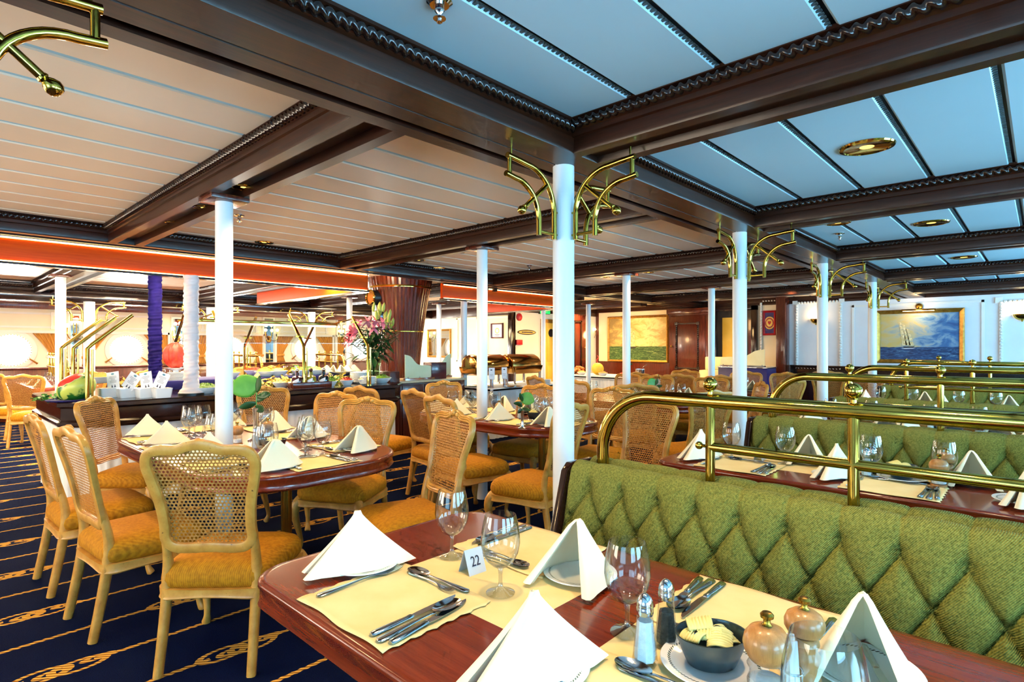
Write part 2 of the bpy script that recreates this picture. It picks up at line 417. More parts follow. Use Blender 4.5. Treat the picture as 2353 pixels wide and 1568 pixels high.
# ---- rope moulding unit, 2 m long
def rope_mesh(L, r, pitch, n=8, per=10):
    m = MB(); N = int(L / pitch * per); rings = []
    for i in range(N + 1):
        x = L * i / N; th = 2 * PI * x / (pitch * 2)
        rings.append([(x, r * (1 + .32 * math.cos(2 * (2 * PI * k / n) - 2 * th)) * math.cos(2 * PI * k / n), r * (1 + .32 * math.cos(2 * (2 * PI * k / n) - 2 * th)) * math.sin(2 * PI * k / n)) for k in range(n)])
    return m.loft(rings).mesh('rope_moulding', W_DARK, angle=80, fix=False)
ROPE = rope_mesh(2.0, .019, .036, 10, 12)
ROPE_F = rope_mesh(2.0, .016, .034, 6, 6)
def rope(parent, x0, x1, y, z, fine=True):
    n = max(1, round((x1 - x0) / 2.0)); L = (x1 - x0) / n
    for i in range(n):
        o = bpy.data.objects.new('rope_moulding', ROPE if fine else ROPE_F); COL.objects.link(o); o.parent = parent
        o.location = (x0 + i * L, y, z); o.scale = (L / 2.0, 1, 1)
def beam(x, y, rz, L, w=.26, zb=2.30, zt=ZC + .01, rec=.05, ropes=(1, 1), fine=True, corn=.045):
    "a cased beam starting at x, y and running L along its own x"
    h = w / 2; c = corn; zr = zb + rec; f = .062
    sec = [(-h, zb), (-h + f, zb), (-h + f + .008, zr), (h - f - .008, zr), (h - f, zb), (h, zb), (h + .004, zb + .012), (h, zb + .07),
           (h + .012, zb + .075), (h + .012, zt - .062), (h + c * .6, zt - .052), (h + c * .6, zt - .022), (h + c, zt - .014), (h + c, zt),
           (-h - c, zt), (-h - c, zt - .014), (-h - c * .6, zt - .022), (-h - c * .6, zt - .052), (-h - .012, zt - .062), (-h - .012, zb + .075), (-h, zb + .07), (-h - .004, zb + .012)]
    m = MB().loft([[(X, p, q) for p, q in sec] for X in (0, L)])
    o = struct(m.build('ceiling_beam', W_BEAM, loc=(x, y, 0), rz=rz, angle=25))
    if ropes[0]: rope(o, 0, L, h + c * .6 + .004, zt - .037, fine)
    if ropes[1]: rope(o, 0, L, -h - c * .6 - .004, zt - .037, fine)
    return o
C1X = [-.07, 2.257, 4.53, 6.857, 9.36]; C1Y = 1.76
C2X = [1.32, 3.60, 6.15, 8.42]; C2Y = [3.65, 3.75, 3.80, 3.70]
# long girder over the column row
gz = 2.30
sec = [(1.60, gz), (1.76, gz), (1.763, gz + .006), (1.768, gz + .006), (1.771, gz), (1.86, gz), (1.865, gz + .1), (1.905, gz + .1), (1.91, gz), (1.985, gz), (1.985, gz + .06), (1.985, ZC + .01), (1.575, ZC + .01), (1.575, ZC - .012),
       (1.592, ZC - .02), (1.592, ZC - .062), (1.606, ZC - .07), (1.606, gz + .075), (1.596, gz + .07), (1.596, gz + .012)]
g = struct(MB().loft([[(X, p, q) for p, q in sec] for X in (XA, XF)]).build('ceiling_beam', W_BEAM, angle=25))
xs = [XA] + C1X + [11.8, XF]
for a, b in zip(xs, xs[1:]):
    rope(g, a + .15, b - .15, 1.586, ZC - .041, a < 5)
for i, x in enumerate(C1X + [11.8]):
    beam(x, 1.60, -PI / 2, 4.2, .26, 2.30, ZC + .01, .03, (1, 1), i < 3)
for i, x in enumerate([-1.0, 1.32, 3.54, 6.05, 8.38, 10.7]):
    beam(x, 1.985, PI / 2, 3.975, .26, 2.30, ZC + .01, .05, (1, 1), 0 < i < 3)
    beam(x + .2, 6.3, PI / 2, 5.6, .26, 2.26, ZC + .01, .04, (1, 1), False)
beam(XA, 6.05, 0, 16.0, .24, 2.30, ZC + .01, .03, (0, 1), False)
# deep dark side girder near the portholes and wall cornice
o = struct(MB().box(XA, XF, YG, YG + .4, 2.13, ZC + .01).box(XA, XF, YG - .04, YG + .44, 2.17, 2.30).box(XA, XF, YG - .06, YG + .46, ZC - .05, ZC + .01).build('ceiling_beam', W_DARK, bev=.006))
rope(o, XA, XF, YG - .05, 2.36, False)
struct(MB().box(XA, 9.6, YP - .1, YP, 2.10, 2.26).box(XA, 9.6, YP - .14, YP, 2.20, 2.26).build('trim_1', W_CAB, bev=.005))
# ---- canopy fascias around the buffets with rope lights along both edges
def canopy(x0, x1, y, ext):
    o = struct(MB().box(x0, x1, y, y + .05, 2.09, 2.31).build('ceiling_fascia_board', W_ORANGE, bev=.004))
    MB().box(x0, x1, y - .02, y + .07, 2.07, 2.09).box(x0, x1, y - .02, y, 2.295, 2.315).build('edge_moulding', W_DARK, o)
    MB().box(x0 + .02, x1 - .02, y - .006, y - .001, 2.283, 2.295).box(x0 + .02, x1 - .02, y - .006, y - .001, 2.09, 2.10).build('rope_light', STRIP, o)
    p = struct(MB().box(x1 - .05, x1, y + .05, y + ext, 2.09, 2.31).build('ceiling_fascia_board', W_ORANGE, bev=.004))
    MB().box(x1 - .07, x1 + .02, y + .05, y + ext, 2.07, 2.09).build('edge_moulding', W_DARK, p)
    MB().box(x1 + .001, x1 + .006, y + .05, y + ext, 2.283, 2.295).box(x1 + .001, x1 + .006, y + .05, y + ext, 2.09, 2.10).build('rope_light', STRIP, p)
canopy(XA + .5, 3.95, 6.18, 3.2)
canopy(5.3, 8.3, 6.35, 2.2)
# ---- walls
struct(MB().box(XA, 9.6, YP, YP + .12, 0, 2.5).build('wall_port', WALLC))
struct(MB().box(XA, 9.6, YP - .14, YP, 0, .96).box(XA, 9.6, YP - .2, YP, .96, .99).build('trim_2', W_CAB, bev=.004))
struct(MB().box(9.6, 9.72, 9.0, YP + .12, 0, 2.5).build('wall_bulkhead', WALLC))
struct(MB().box(9.6, XF, 9.0, 9.12, 0, 2.5).build('wall_passage', WALLC))
struct(MB().box(XF, XF + .12, 4.15, 9.12, 0, 2.5).build('wall_fore', WALLC))
struct(MB().box(XF, XF + .12, YS, 4.15, 0, 2.5).build('wall_fore_window_side', WALLW))
struct(MB().box(XF - .05, XF, YS, 3.95, 0, .96).box(XF - .07, XF, YS, 3.95, .96, .99).build('baseboard_fore', W_DARK, bev=.004))
struct(MB().box(XF - .06, XF, YS, 9.0, 2.36, 2.46).box(XF - .03, XF, YS, 9.0, 2.30, 2.36).build('trim_3', W_BEAM, bev=.004))
struct(MB().box(9.56, 9.6, 9.0, YP, 2.12, 2.46).box(9.6, XF, 8.95, 9.0, 2.2, 2.46).build('trim_4', W_BEAM, bev=.004))
struct(MB().box(9.52, 9.62, 8.94, 9.06, 0, 2.45).build('trim_5', W_DARK, bev=.006))
struct(MB().box(XF - .28, XF, 3.98, 4.17, 0, 2.45).build('trim_6', W_CAB, bev=.01))
# starboard wall with five big windows, aft wall openings added for fill light
def winwall(name, n, c0, step, ww, z0, z1, along_x, pos):
    m = MB(); lo, hi = (XA, XF) if along_x else (YS, YP); p = lo
    def b(u0, u1, a, c): m.box(u0, u1, pos - .12, pos, a, c) if along_x else m.box(pos - .12, pos, u0, u1, a, c)
    for k in range(n):
        u = c0 + k * step
        b(p, u - ww / 2, 0, 2.5); b(u - ww / 2, u + ww / 2, 0, z0); b(u - ww / 2, u + ww / 2, z1, 2.5); p = u + ww / 2
    b(p, hi, 0, 2.5)
    return struct(m.build(name, WALLW))
winwall('wall_starboard', 6, -.6, 2.3, 1.7, .85, 2.05, True, YS)
winwall('wall_aft', 3, 0, 3.6, 2.2, .7, 2.15, False, XA)
# ---- panel mouldings on the fore wall (roped frames and plain frames)
def frame_on_x(x, y0, y1, z0, z1, w, roped, name='trim_7'):
    m = MB()
    for (a, b, c, d) in ((y0, y1, z0, z0 + w), (y0, y1, z1 - w, z1), (y0, y0 + w, z0, z1), (y1 - w, y1, z0, z1)):
        m.box(x - .02, x, a, b, c, d)
    if roped:
        for (yy, zz) in ((y0, z0), (y1, z0), (y0, z1), (y1, z1)): m.box(x - .035, x, yy - w, yy + w, zz - w, zz + w)
        n = int((z1 - z0) / .06)
        for i in range(n):
            z = z0 + .06 * i + .03
            for yy in (y0 + w / 2, y1 - w / 2): m.lathe([(0, -.03), (w * .55, -.012), (w * .55, .012), (0, .03)], 6, (x - .025, yy, z), Matrix.Rotation(.5, 4, 'X'))
        n = int((y1 - y0) / .06)
        for i in range(n):
            y = y0 + .06 * i + .03
            for zz in (z0 + w / 2, z1 - w / 2): m.lathe([(0, -.03), (w * .55, -.012), (w * .55, .012), (0, .03)], 6, (x - .025, y, zz), Matrix.Rotation(PI / 2 + .5, 4, 'X'))
    return struct(m.build(name, MOULD, bev=0, angle=40))
def wz(px, py, x): return hz(px, py, x, on_x(px, x))
frame_on_x(XF, on_x(1935, XF), on_x(1828, XF), wz(1880, 850, XF), wz(1880, 692, XF), .05, True)
frame_on_x(XF, on_x(2262, XF), on_x(1958, XF), wz(2010, 855, XF), wz(2010, 700, XF), .04, False)
frame_on_x(XF, -1.6, on_x(2296, XF), wz(2300, 850, XF), wz(2300, 690, XF), .05, True)
frame_on_x(XF - .02, on_x(1792, XF), on_x(1748, XF), wz(1770, 845, XF), wz(1770, 690, XF), .04, True)
frame_on_x(9.6, on_x(1172, 9.6), on_x(1118, 9.6), 1.0, 2.1, .04, False)
frame_on_x(9.6, on_x(1098, 9.6), on_x(1050, 9.6), 1.0, 2.1, .04, False)
# upper roped panels and pilasters on the porthole wall, between mirrors
PORT = [1.30, 3.12, 5.2, 7.05, 8.7]
for i, x in enumerate(PORT):
    m = MB(); a, b = x - .62, x + .62
    for (p, q, r, s) in ((a, b, 1.74, 1.775), (a, b, 2.0, 2.035), (a, a + .035, 1.74, 2.03), (b - .035, b, 1.74, 2.03)): m.box(p, q, YP - .02, YP, r, s)
    for p in (a, b):
        for r in (1.757, 2.017): m.box(p - .04, p + .04, YP - .03, YP, r - .035, r + .035)
    struct(m.build('trim_8', MOULD))
    struct(MB().box(x - .79, x + .79, YP - .06, YP, 1.64, 1.69).box(x - .81, x - .76, YP - .06, YP, .99, 1.69).box(x + .76, x + .81, YP - .06, YP, .99, 1.69).build('trim_9', MOULD))
    w = struct(bpy.data.objects.new('window_%d' % (i + 1), None)); COL.objects.link(w); w.location = (x, YP, 1.317); w.scale = (1.27, 1.27, 1.27)
    R = Matrix.Rotation(PI / 2, 4, 'X')
    MB().lathe([(.235, 0), (.30, 0), (.30, .03), (.275, .045), (.235, .045), (.235, 0)], 36, M=R).build('ring', MOULD, w)
    m = MB()
    for k in range(40):
        a = 2 * PI * k / 40
        m.box(-.006, .006, .222, .236, 0, .04, R @ Matrix.Rotation(a, 4, 'Z'))
    m.build('seal', BRASS_D, w)
    MB().lathe([(0, .012), (.228, .012)], 36, M=R).build('pane', DAY, w)
    for sg in (-1, 1):
        p = Vector((.24 * math.cos(-.55) * sg, -.05, .24 * math.sin(-.55))); q = Vector((.36 * math.cos(-.6) * sg, -.06, .36 * math.sin(-.6)))
        MB().tube([p, p.lerp(q, .85), q], [.008, .012, .016], 8).build('clamp_handle', BRASS_D, w)
# ================================================================== columns, brackets, ceiling fittings
COLS = []
def column(x, y, r=.054, zt=2.305, label='', cap=True, mat=WHITE):
    t = tag(MB().lathe([(0, 0), (r, 0), (r, zt)], 28).build('column', mat, loc=(x, y, 0), angle=30), label, 'column', None, 'thing')
    if cap: MB().box(-.11, .11, -.11, .11, zt - .025, zt + .005).build('cap_plate', W_CAB, t, bev=.004)
    return t
nm = ['white column standing at the end of the first green bench', 'white column at the end of the second green bench', 'white column at the end of the third green bench', 'white column standing before the small gold-framed seascape']
for x, n in zip(C1X[1:], nm): column(x, C1Y, .054, 2.31, n, False)
nm = ['white column rising through the oval table by the salad buffet', 'white column rising through the oval table by the chafing dishes', 'thin white column in front of the landscape-format sea painting', 'thin white column in front of the tall dark wardrobe edge']
for x, y, n in zip(C2X, C2Y, nm): column(x, y, .05, 2.30, n)
column(1.30, 8.95, .055, 2.28, 'white column behind the brass sneeze guard with watermelon')
column(5.96, 6.62, .05, 2.28, 'thin white column beside the sideboard with cream screens')
column(9.6, 8.05, .05, 2.26, 'slim white column before the yellow door')
column(9.62, 6.85, .05, 2.28, 'slim white column beside the carving buffet')
column(7.5, 9.1, .05, 2.28, 'slim white column before the gilt wall mirror')
column(5.4, 9.05, .05, 2.28, 'slim white column beside the tall lily bouquet')
# cloth wrapped pillars on the buffet
def wrapped(x, y, z0, zt, r, mat, label, flare):
    m = MB(); rnd = random.Random(5); N, n = 190, 30; rings = []
    for i in range(N + 1):
        z = z0 + (zt - z0) * i / N; e = max(0, 1 - (z - z0) / .12) ** 2 * flare
        rings.append([((r + e + .0025 * math.sin(3 * a + z * 30 + 2 * math.sin(z * 5)) + .003 * math.sin(2 * a - z * 95 + 2 * math.sin(z * 7 + a)) + .002 * math.sin(a - z * 170 + math.sin(z * 23))) * math.cos(a),
                       (r + e + .0025 * math.sin(3 * a + z * 30 + 2 * math.sin(z * 5)) + .003 * math.sin(2 * a - z * 95 + 2 * math.sin(z * 7 + a)) + .002 * math.sin(a - z * 170 + math.sin(z * 23))) * math.sin(a), z) for a in [2 * PI * k / n for k in range(n)]])
    return tag(m.loft(rings).build('wrapped_pillar', mat, loc=(x, y, 0), angle=70), label, 'column')
BZ = .92
wrapped(1.90, 6.10, BZ + .02, 2.09, .066, PINKW, 'pillar wrapped in pearly white cloth on the salad buffet', .05)
wrapped(1.98, 7.60, BZ, 2.26, .07, VIOLET, 'pillar wrapped in indigo blue cloth behind the buffet plates', .0)
tag(MB().lathe([(0, 0), (.115, 0), (.115, .018), (0, .018)], 30).build('pillar_foot_disc', BLACK, loc=(1.90, 6.10, BZ)), 'black round base disc under the white wrapped pillar', 'base')
# ---- brass knee brackets
def make_bracket():
    t = thing('column_bracket', '', 'bracket'); r = .0135
    MB().tube([(.075, 0, 1.925), (.075, 0, 2.05)] + arc((.275, 0, 2.05), .2, PI, PI / 2, 12)[1:] + [(.34, 0, 2.257), (.41, 0, 2.262)], r, 12).build('outer_tube', BRASS, t)
    MB().tube([(.19, 0, 1.93), (.19, 0, 2.0)] + arc((.36, 0, 2.0), .17, PI, PI / 2, 12)[1:] + [(.42, 0, 2.178)], r, 12).build('inner_tube', BRASS, t)
    MB().tube([(.075, 0, 1.95), (.19, 0, 1.95)], .009, 10).build('cross_tube', BRASS, t); MB().tube([(.395, 0, 2.26), (.395, 0, 2.178)], .0115, 10).build('cross_tube', BRASS, t)
    MB().tube([(.128, 0, 2.185), (.295, 0, 2.045)], .0115, 10).build('strut', BRASS, t)
    MB().lathe([(0, -.02), (.013, -.018), (.015, -.012), (.011, -.008), (.017, 0), (.0215, .012), (.019, .024), (.011, .032), (0, .034)], 14, (.302, 0, 2.039), Matrix.Rotation(math.radians(130), 4, 'Y')).build('finial', BRASS, t)
    for P_, q in (([(.385, 0, 2.26), (.385, 0, 2.312)], .005), ([(.054, 0, 1.95), (.08, 0, 1.95)], .006), ([(.054, 0, 2.06), (.08, 0, 2.06)], .006)): MB().tube(P_, q, 8).build('fixing_rod', BRASS, t)
    return t
bracket = Proto(make_bracket)
who = ['column cut off by the photo edge', 'column by the first green bench', 'column by the second green bench', 'column by the third green bench', 'column before the seascape']
side = [(0, 'fore'), (PI, 'aft'), (-PI / 2, 'window-side')]
for i, x in enumerate(C1X):
    for a, s in side:
        if i == 0 and s != 'fore': continue
        bracket((x, C1Y, 0), a, 'brass bracket on the %s side of the white %s' % (s, who[i]), 'brass column brackets')
ROW4 = [2.08, 3.99, 6.05]
for i, x in enumerate(ROW4):
    column(x, 11.7, .08, 2.14, ['spotlit cream column near the sneeze guard with watermelon', 'spotlit cream column behind the white wrapped pillar', 'spotlit cream column behind the three oil bottles'][i], False)
    for a, s in side[:2]:
        bracket((x, 11.7, -.2), a, 'small brass bracket on %s side of %s porthole column' % (s, ['the first', 'the second', 'the third'][i]), 'brass brackets near the portholes', (1.25, 1.25, 1.04))
# ---- recessed lights
def make_down():
    t = thing('ceiling_downlight', '', 'ceiling light')
    MB().lathe([(.80, -.04), (.84, -.09), (.97, -.06), (1.0, 0)], 30).build('brass_rim', BRASS, t)
    m = MB(); n = 48
    rings = [[((r + .02 * (k % 2)) * math.cos(2 * PI * k / n), (r + .02 * (k % 2)) * math.sin(2 * PI * k / n), z) for k in range(n)] for r, z in ((.81, -.06), (.74, -.052), (.62, -.04), (.45, -.028), (.25, -.015))]
    m.loft(rings, False, False).build('reflector', BRASS, t)
    MB().lathe([(.26, -.014), (0, -.014)], 24).build('lamp_glass', DOWNL, t)
    return t
down = Proto(make_down)
DL = []
def dl(px, py, z, R, label):
    x, y, _ = at(px, py, z); down((x, y, z - .001), 0, label, 'brass recessed ceiling lights', (R, R, R)); DL.append((x, y, z))
dl(1992, 337, ZC, .13, 'large round brass downlight in the bay over the first rail')
dl(2140, 512, ZC, .13, 'round brass downlight over the second green bench')
dl(2215, 591, ZC, .13, 'round brass downlight over the third green bench')
dl(607, 557, ZC, .09, 'round downlight in boards behind the oval table column')
dl(961, 598, ZC, .09, 'round downlight in boards above the lily bouquet')
dl(560, 430, 2.35, .07, 'brass downlight in the beam just past the oval table column')
dl(468, 477, 2.35, .07, 'brass downlight in the beam just before the oval table column')
dl(402, 512, 2.35, .07, 'brass downlight in the beam farther toward the buffet canopy')
dl(1055, 579, 2.35, .07, 'brass downlight in the second beam before its column')
dl(1170, 557, 2.35, .07, 'brass downlight in the second beam past its column')
dl(1010, 615, 2.35, .07, 'brass downlight in the second beam toward the buffet canopy')
dl(1390, 637, 2.35, .07, 'brass downlight in the third beam before its column')
dl(1490, 626, 2.35, .07, 'brass downlight in the third beam past its column')
dl(1925, 512, 2.33, .09, 'brass downlight set in the beam above the second bracket pair')
def make_sprk():
    t = thing('fire_sprinkler', '', 'sprinkler')
    MB().lathe([(0, 0), (.04, 0), (.04, -.004), (.03, -.012), (0, -.012)], 20).build('rosette', CHROME, t)
    MB().lathe([(.014, -.01), (.016, -.03), (.009, -.04), (.006, -.06), (.009, -.064), (0, -.066)], 14).build('nozzle', CHROME, t)
    MB().lathe([(0, -.05), (.02, -.05), (.02, -.052), (0, -.052)], 14).build('deflector', CHROME, t)
    return t
sprk = Proto(make_sprk)
for px, py, l in ((1010, 4, 'chrome sprinkler on the blue-tinted ceiling panel at the photo top'), (550, 494, 'small sprinkler on the boards beside the oval table column'), (1216, 610, 'small sprinkler on the boards near the main column'), (1930, 536, 'chrome sprinkler in the bay before the seascape')):
    x, y, _ = at(px, py, ZC); sprk((x, y, ZC), 0, l, 'ceiling sprinklers')
# ================================================================== CHAIRS (front faces local +x, origin on the floor under the seat)
def BK(u, v):
    k = v / .485
    return Vector((-.205 - .075 * k - .035 * k * k, u, .495 + v))
HALF = [(0, .03), (.10, .026), (.155, .034), (.183, .07), (.181, .13), (.19, .23), (.213, .33), (.224, .395), (.208, .44), (.165, .455), (.095, .455), (.05, .47), (0, .478)]
def make_chair():
    t = thing('dining_chair', '', 'chair')
    half = [BK(u, v) for u, v in HALF]
    full = half + [Vector((p.x, -p.y, p.z)) for p in reversed(half[1:-1])]
    n = len(full); loop = []
    for i in range(n):
        p0, p1, p2, p3 = full[i - 1], full[i], full[(i + 1) % n], full[(i + 2) % n]
        for k in range(4):
            q = k / 4
            loop.append(.5 * ((2 * p1) + (p2 - p0) * q + (2 * p0 - 5 * p1 + 4 * p2 - p3) * q * q + (3 * p1 - p0 - 3 * p2 + p3) * q ** 3))
    sec = [(-.02, -.014), (-.012, -.018), (.012, -.018), (.02, -.014), (.021, .004), (.014, .012), (.008, .008), (.002, .014), (-.006, .008), (-.013, .012), (-.021, .004)]
    MB().sweep(loop, sec, True, (1, 0, .12)).build('back_frame', CHAIRP, t, angle=50)
    m = MB()
    for s_, u, v, r in ((1, 0, .476, .030), (1, .04, .466, .020), (1, -.04, .466, .020), (1, .075, .458, .012), (1, -.075, .458, .012)):
        p = BK(u, v); m.lathe([(0, -.6 * r), (r * .8, -.4 * r), (r, 0), (r * .8, .5 * r), (0, .75 * r)], 10, p + Vector((.004, 0, .004)), Matrix.Rotation(PI / 2 - .2, 4, 'Y') @ Matrix.Diagonal((.8, 1, 1.1, 1)))
    m.build('crest', CHAIRP, t, angle=70)
    MB().add(loop, [tuple(range(len(loop)))]).build('cane_panel', CANE, t, angle=0, fix=False)
    # seat rail
    rail = []; N = 48
    def seatpt(i, k=1.0):
        out = rrect(-.215, .245, -.215, .215, (.09, .05, .05, .09), 8)
        x, y = out[i % len(out)]; w = 1 + .20 * (x + .215) / .46
        return x * k + .01 * (1 - k), y * w * k
    L = len(rrect(-.215, .245, -.215, .215, (.09, .05, .05, .09), 8))
    pts = []
    for i in range(L):
        a, b = seatpt(i), seatpt(i + 1)
        for k in range(2):
            x, y = a[0] + (b[0] - a[0]) * k / 2, a[1] + (b[1] - a[1]) * k / 2
            pts.append((x, y, .335))
    m = MB(); big = []
    dense = []
    for i in range(len(pts)):
        a = Vector(pts[i]); b = Vector(pts[(i + 1) % len(pts)]); c = max(1, int((b - a).length / .03))
        dense += [a.lerp(b, k / c) for k in range(c)]
    sc = []
    for p in dense:
        d = math.cos(p.y * 13) * .012 if abs(p.x - .245) < .03 or abs(p.x + .215) < .03 else math.cos((p.x - .015) * 14) * .012
        big.append(p)
        sc.append((1, 1 - d * 14 + .0))
    m.sweep(big, [(-.015, -.028), (.013, -.028), (.018, -.022), (.014, -.014), (.016, .014), (-.015, .014)], True, (0, 0, 1), sc)
    m.build('seat_rail', CHAIRP, t, angle=45)
    rings = []
    for k, z in ((.96, .344), (1.02, .362), (1.035, .385), (1.02, .412), (.96, .436), (.84, .452), (.62, .462), (.35, .466), (.08, .467)):
        rings.append([(seatpt(i, k)[0], seatpt(i, k)[1], z) for i in range(L)])
    MB().loft(rings).build('seat_cushion', SEATFAB, t, angle=80)
    sq = [(-1, -.5), (-.5, -1), (.5, -1), (1, -.5), (1, .5), (.5, 1), (-.5, 1), (-1, .5)]
    for s in (1, -1):
        P = spline([(.20, .215 * s, .355), (.226, .238 * s, .31), (.235, .246 * s, .25), (.216, .23 * s, .14), (.203, .22 * s, .06), (.214, .229 * s, .015), (.222, .236 * s, 0)], 4)
        R = [.026, .032, .034, .034, .034, .033, .032, .030, .028, .026, .024, .022, .020, .018, .016, .0155, .015, .0155, .017, .019, .021, .022, .021, .020, .019]
        MB().tube(P, (R + [.019] * 9)[:len(P)], 10).build('front_leg', CHAIRP, t, angle=60)
        b = BK(.186 * s, .12)
        P = spline([(b.x - .002, b.y, b.z), (-.196, .188 * s, .47), (-.198, .19 * s, .36), (-.214, .19 * s, .25), (-.238, .192 * s, .12), (-.262, .194 * s, 0)], 4)
        MB().sweep(P, sq, False, (0, 1, 0), [(.015 + .008 * min(1, i / 7) - .004 * max(0, (i - 8) / 12), .014 + .006 * min(1, i / 6) - .003 * max(0, (i - 8) / 12)) for i in range(len(P))]).build('rear_leg', CHAIRP, t, angle=60)
    return t
chair = Proto(make_chair)
def chair_at(px, py, face, label, z=.985, shift=0):
    "px, py = photo pixel of the middle of the chair's crest; face = heading in degrees (0 = fore, 90 = port)"
    x, y, _ = at(px, py, z); a = math.radians(face)
    x += .315 * math.cos(a); y += .315 * math.sin(a)
    chair((x, y, 0), a, label, 'gilt cane-back dining chairs', (1, 1, 1.02))
def chair_w(x, y, face, label): chair((x, y, 0), math.radians(face), label, 'gilt cane-back dining chairs', (1, 1, 1.02))
# ================================================================== TABLES
TZ = .745
def oval_table(x0, x1, y0, y1, label):
    cx, cy = (x0 + x1) / 2, (y0 + y1) / 2; hx, hy = (x1 - x0) / 2, (y1 - y0) / 2
    t = thing('oval_table', label, 'table', (cx, cy, 0))
    o = rrect(-hx, hx, -hy, hy, .42, 14)
    def sc(k): return [(x - math.copysign(k, x), y - math.copysign(k, y)) for x, y in o]
    rings = [[(x, y, z) for x, y in sc(k)] for k, z in ((.03, TZ - .085), (.008, TZ - .083), (.0, TZ - .07), (.004, TZ - .06), (.004, TZ - .03), (.0, TZ - .024), (.0, TZ - .008), (.006, TZ), (.02, TZ + .0005))]
    MB().loft(rings).build('table_top', W_TABLE, t, angle=50)
    for sx in (0,):
        for sy in (-hy * .5, hy * .5):
            MB().lathe([(0, 0), (.07, 0), (.07, .012), (.04, .02), (.032, .03), (.032, TZ - .085)], 20, (sx, sy, 0)).build('pedestal_leg', BRASS_D, t)
    return t
def booth_table(x0, x1, y0, y1, label):
    t = thing('booth_table', label, 'table', (x0, y1, 0))
    o = rrect(0, x1 - x0, y0 - y1, 0, (.12, .12, .02, .02), 10)
    cxm, cym = (x1 - x0) / 2, (y0 - y1) / 2
    def sc(k): return [(x - math.copysign(k, x - cxm), y - math.copysign(k, y - cym)) for x, y in o]
    rings = [[(x, y, z) for x, y in sc(k)] for k, z in ((.03, TZ - .078), (.008, TZ - .076), (.0, TZ - .066), (.004, TZ - .052), (.004, TZ - .022), (.0, TZ - .016), (.0, TZ - .006), (.005, TZ), (.02, TZ + .0005))]
    MB().loft(rings).build('table_top', W_TABLE, t, angle=50)
    for sy in (-.5, y0 - y1 + .4):
        for sx in ((x1 - x0) / 2 - .1, (x1 - x0) / 2 + .02):
            MB().lathe([(0, 0), (.07, 0), (.07, .012), (.04, .02), (.03, .03), (.03, TZ - .078)], 18, (sx, sy, 0)).build('pedestal_leg', BRASS_D, t)
    return t
# ================================================================== BENCH (double booth bench, rail above), local x across, y along; origin at the column end
BL = 3.3
def make_bench():
    t = thing('booth_bench', '', 'bench')
    for s, nm in ((-1, 'tufted_back'), (1, 'tufted_back')):
        def fn(i, j, s=s):
            u = -BL * i; L = .45 + .50 * j       # arc parameter
            if L < .86: z = L; x = -.195 + .10 * (L - .45) / .41; nx, nz = 1, -.2
            else:
                a = (L - .86) / .09 * 2.6; z = .86 + .034 * math.sin(a) ; x = -.095 + .034 * (1 - math.cos(a)); nx, nz = math.cos(a), -math.sin(a)
            P = (u + .11) / .075; Q = (min(L, .9) - .815) / .122
            tw = lambda q: abs(q / 2 - round(q / 2)) * 2
            if Q <= 0: c = min(tw(P + Q), tw(P - Q)); k = 1.0
            else: c = tw(P); k = max(.25, 1 - Q * 1.5)
            h = .020 * k * (1 - math.exp(-c / .075)) + .014 * k * math.sin(min(1, c) * PI / 2) + .028 * (1 - k)
            P0, Q0 = round(P), round(Q)
            for pp in (P0 - 1, P0, P0 + 1):
                if Q0 <= 0 and (pp - Q0) % 2 == 0:
                    dd = math.hypot((P - pp) * .075, (Q - Q0) * .122)
                    h -= .024 * math.exp(-(dd / .02) ** 2)
                    if dd < .012: h += .012 * math.sqrt(max(0, 1 - (dd / .013) ** 2))
            h -= .004
            e = min(1, (abs(u)) / .02, (BL - abs(u)) / .02); h *= e
            return (-s * (x - h * nx), u, z - h * nz)
        MB().grid(lambda i, j: fn(i, j), 820, 110).build('tufted_back', BENCHFAB, t, angle=179, fix=False)
    MB().box(-.05, .05, -BL, -.004, .3, .872).build('cap_board', W_DARK, t, bev=.004)
    for s in (-1, 1):
        MB().prism([(s * .17, 0), (s * .17, -BL), (s * .62, -BL), (s * .62, 0)], .33, .46).build('seat_cushion', BENCHFAB, t, bev=.03, seg=3)
    MB().box(-.60, .60, -BL, 0, 0, .32).build('bench_base', W_DARK, t, bev=.005)
    o = [(-.63, 0), (.63, 0), (.63, .46), (.60, .50), (.27, .54), (.20, .60), (.115, .875), (.08, .905), (-.08, .905), (-.115, .875), (-.20, .60), (-.27, .54), (-.60, .50), (-.63, .46)]
    MB().loft([[(x, y, z) for x, z in o] for y in (0.0, .035)]).build('end_panel', W_DARK, t, bev=.006)
    return t
bench = Proto(make_bench)
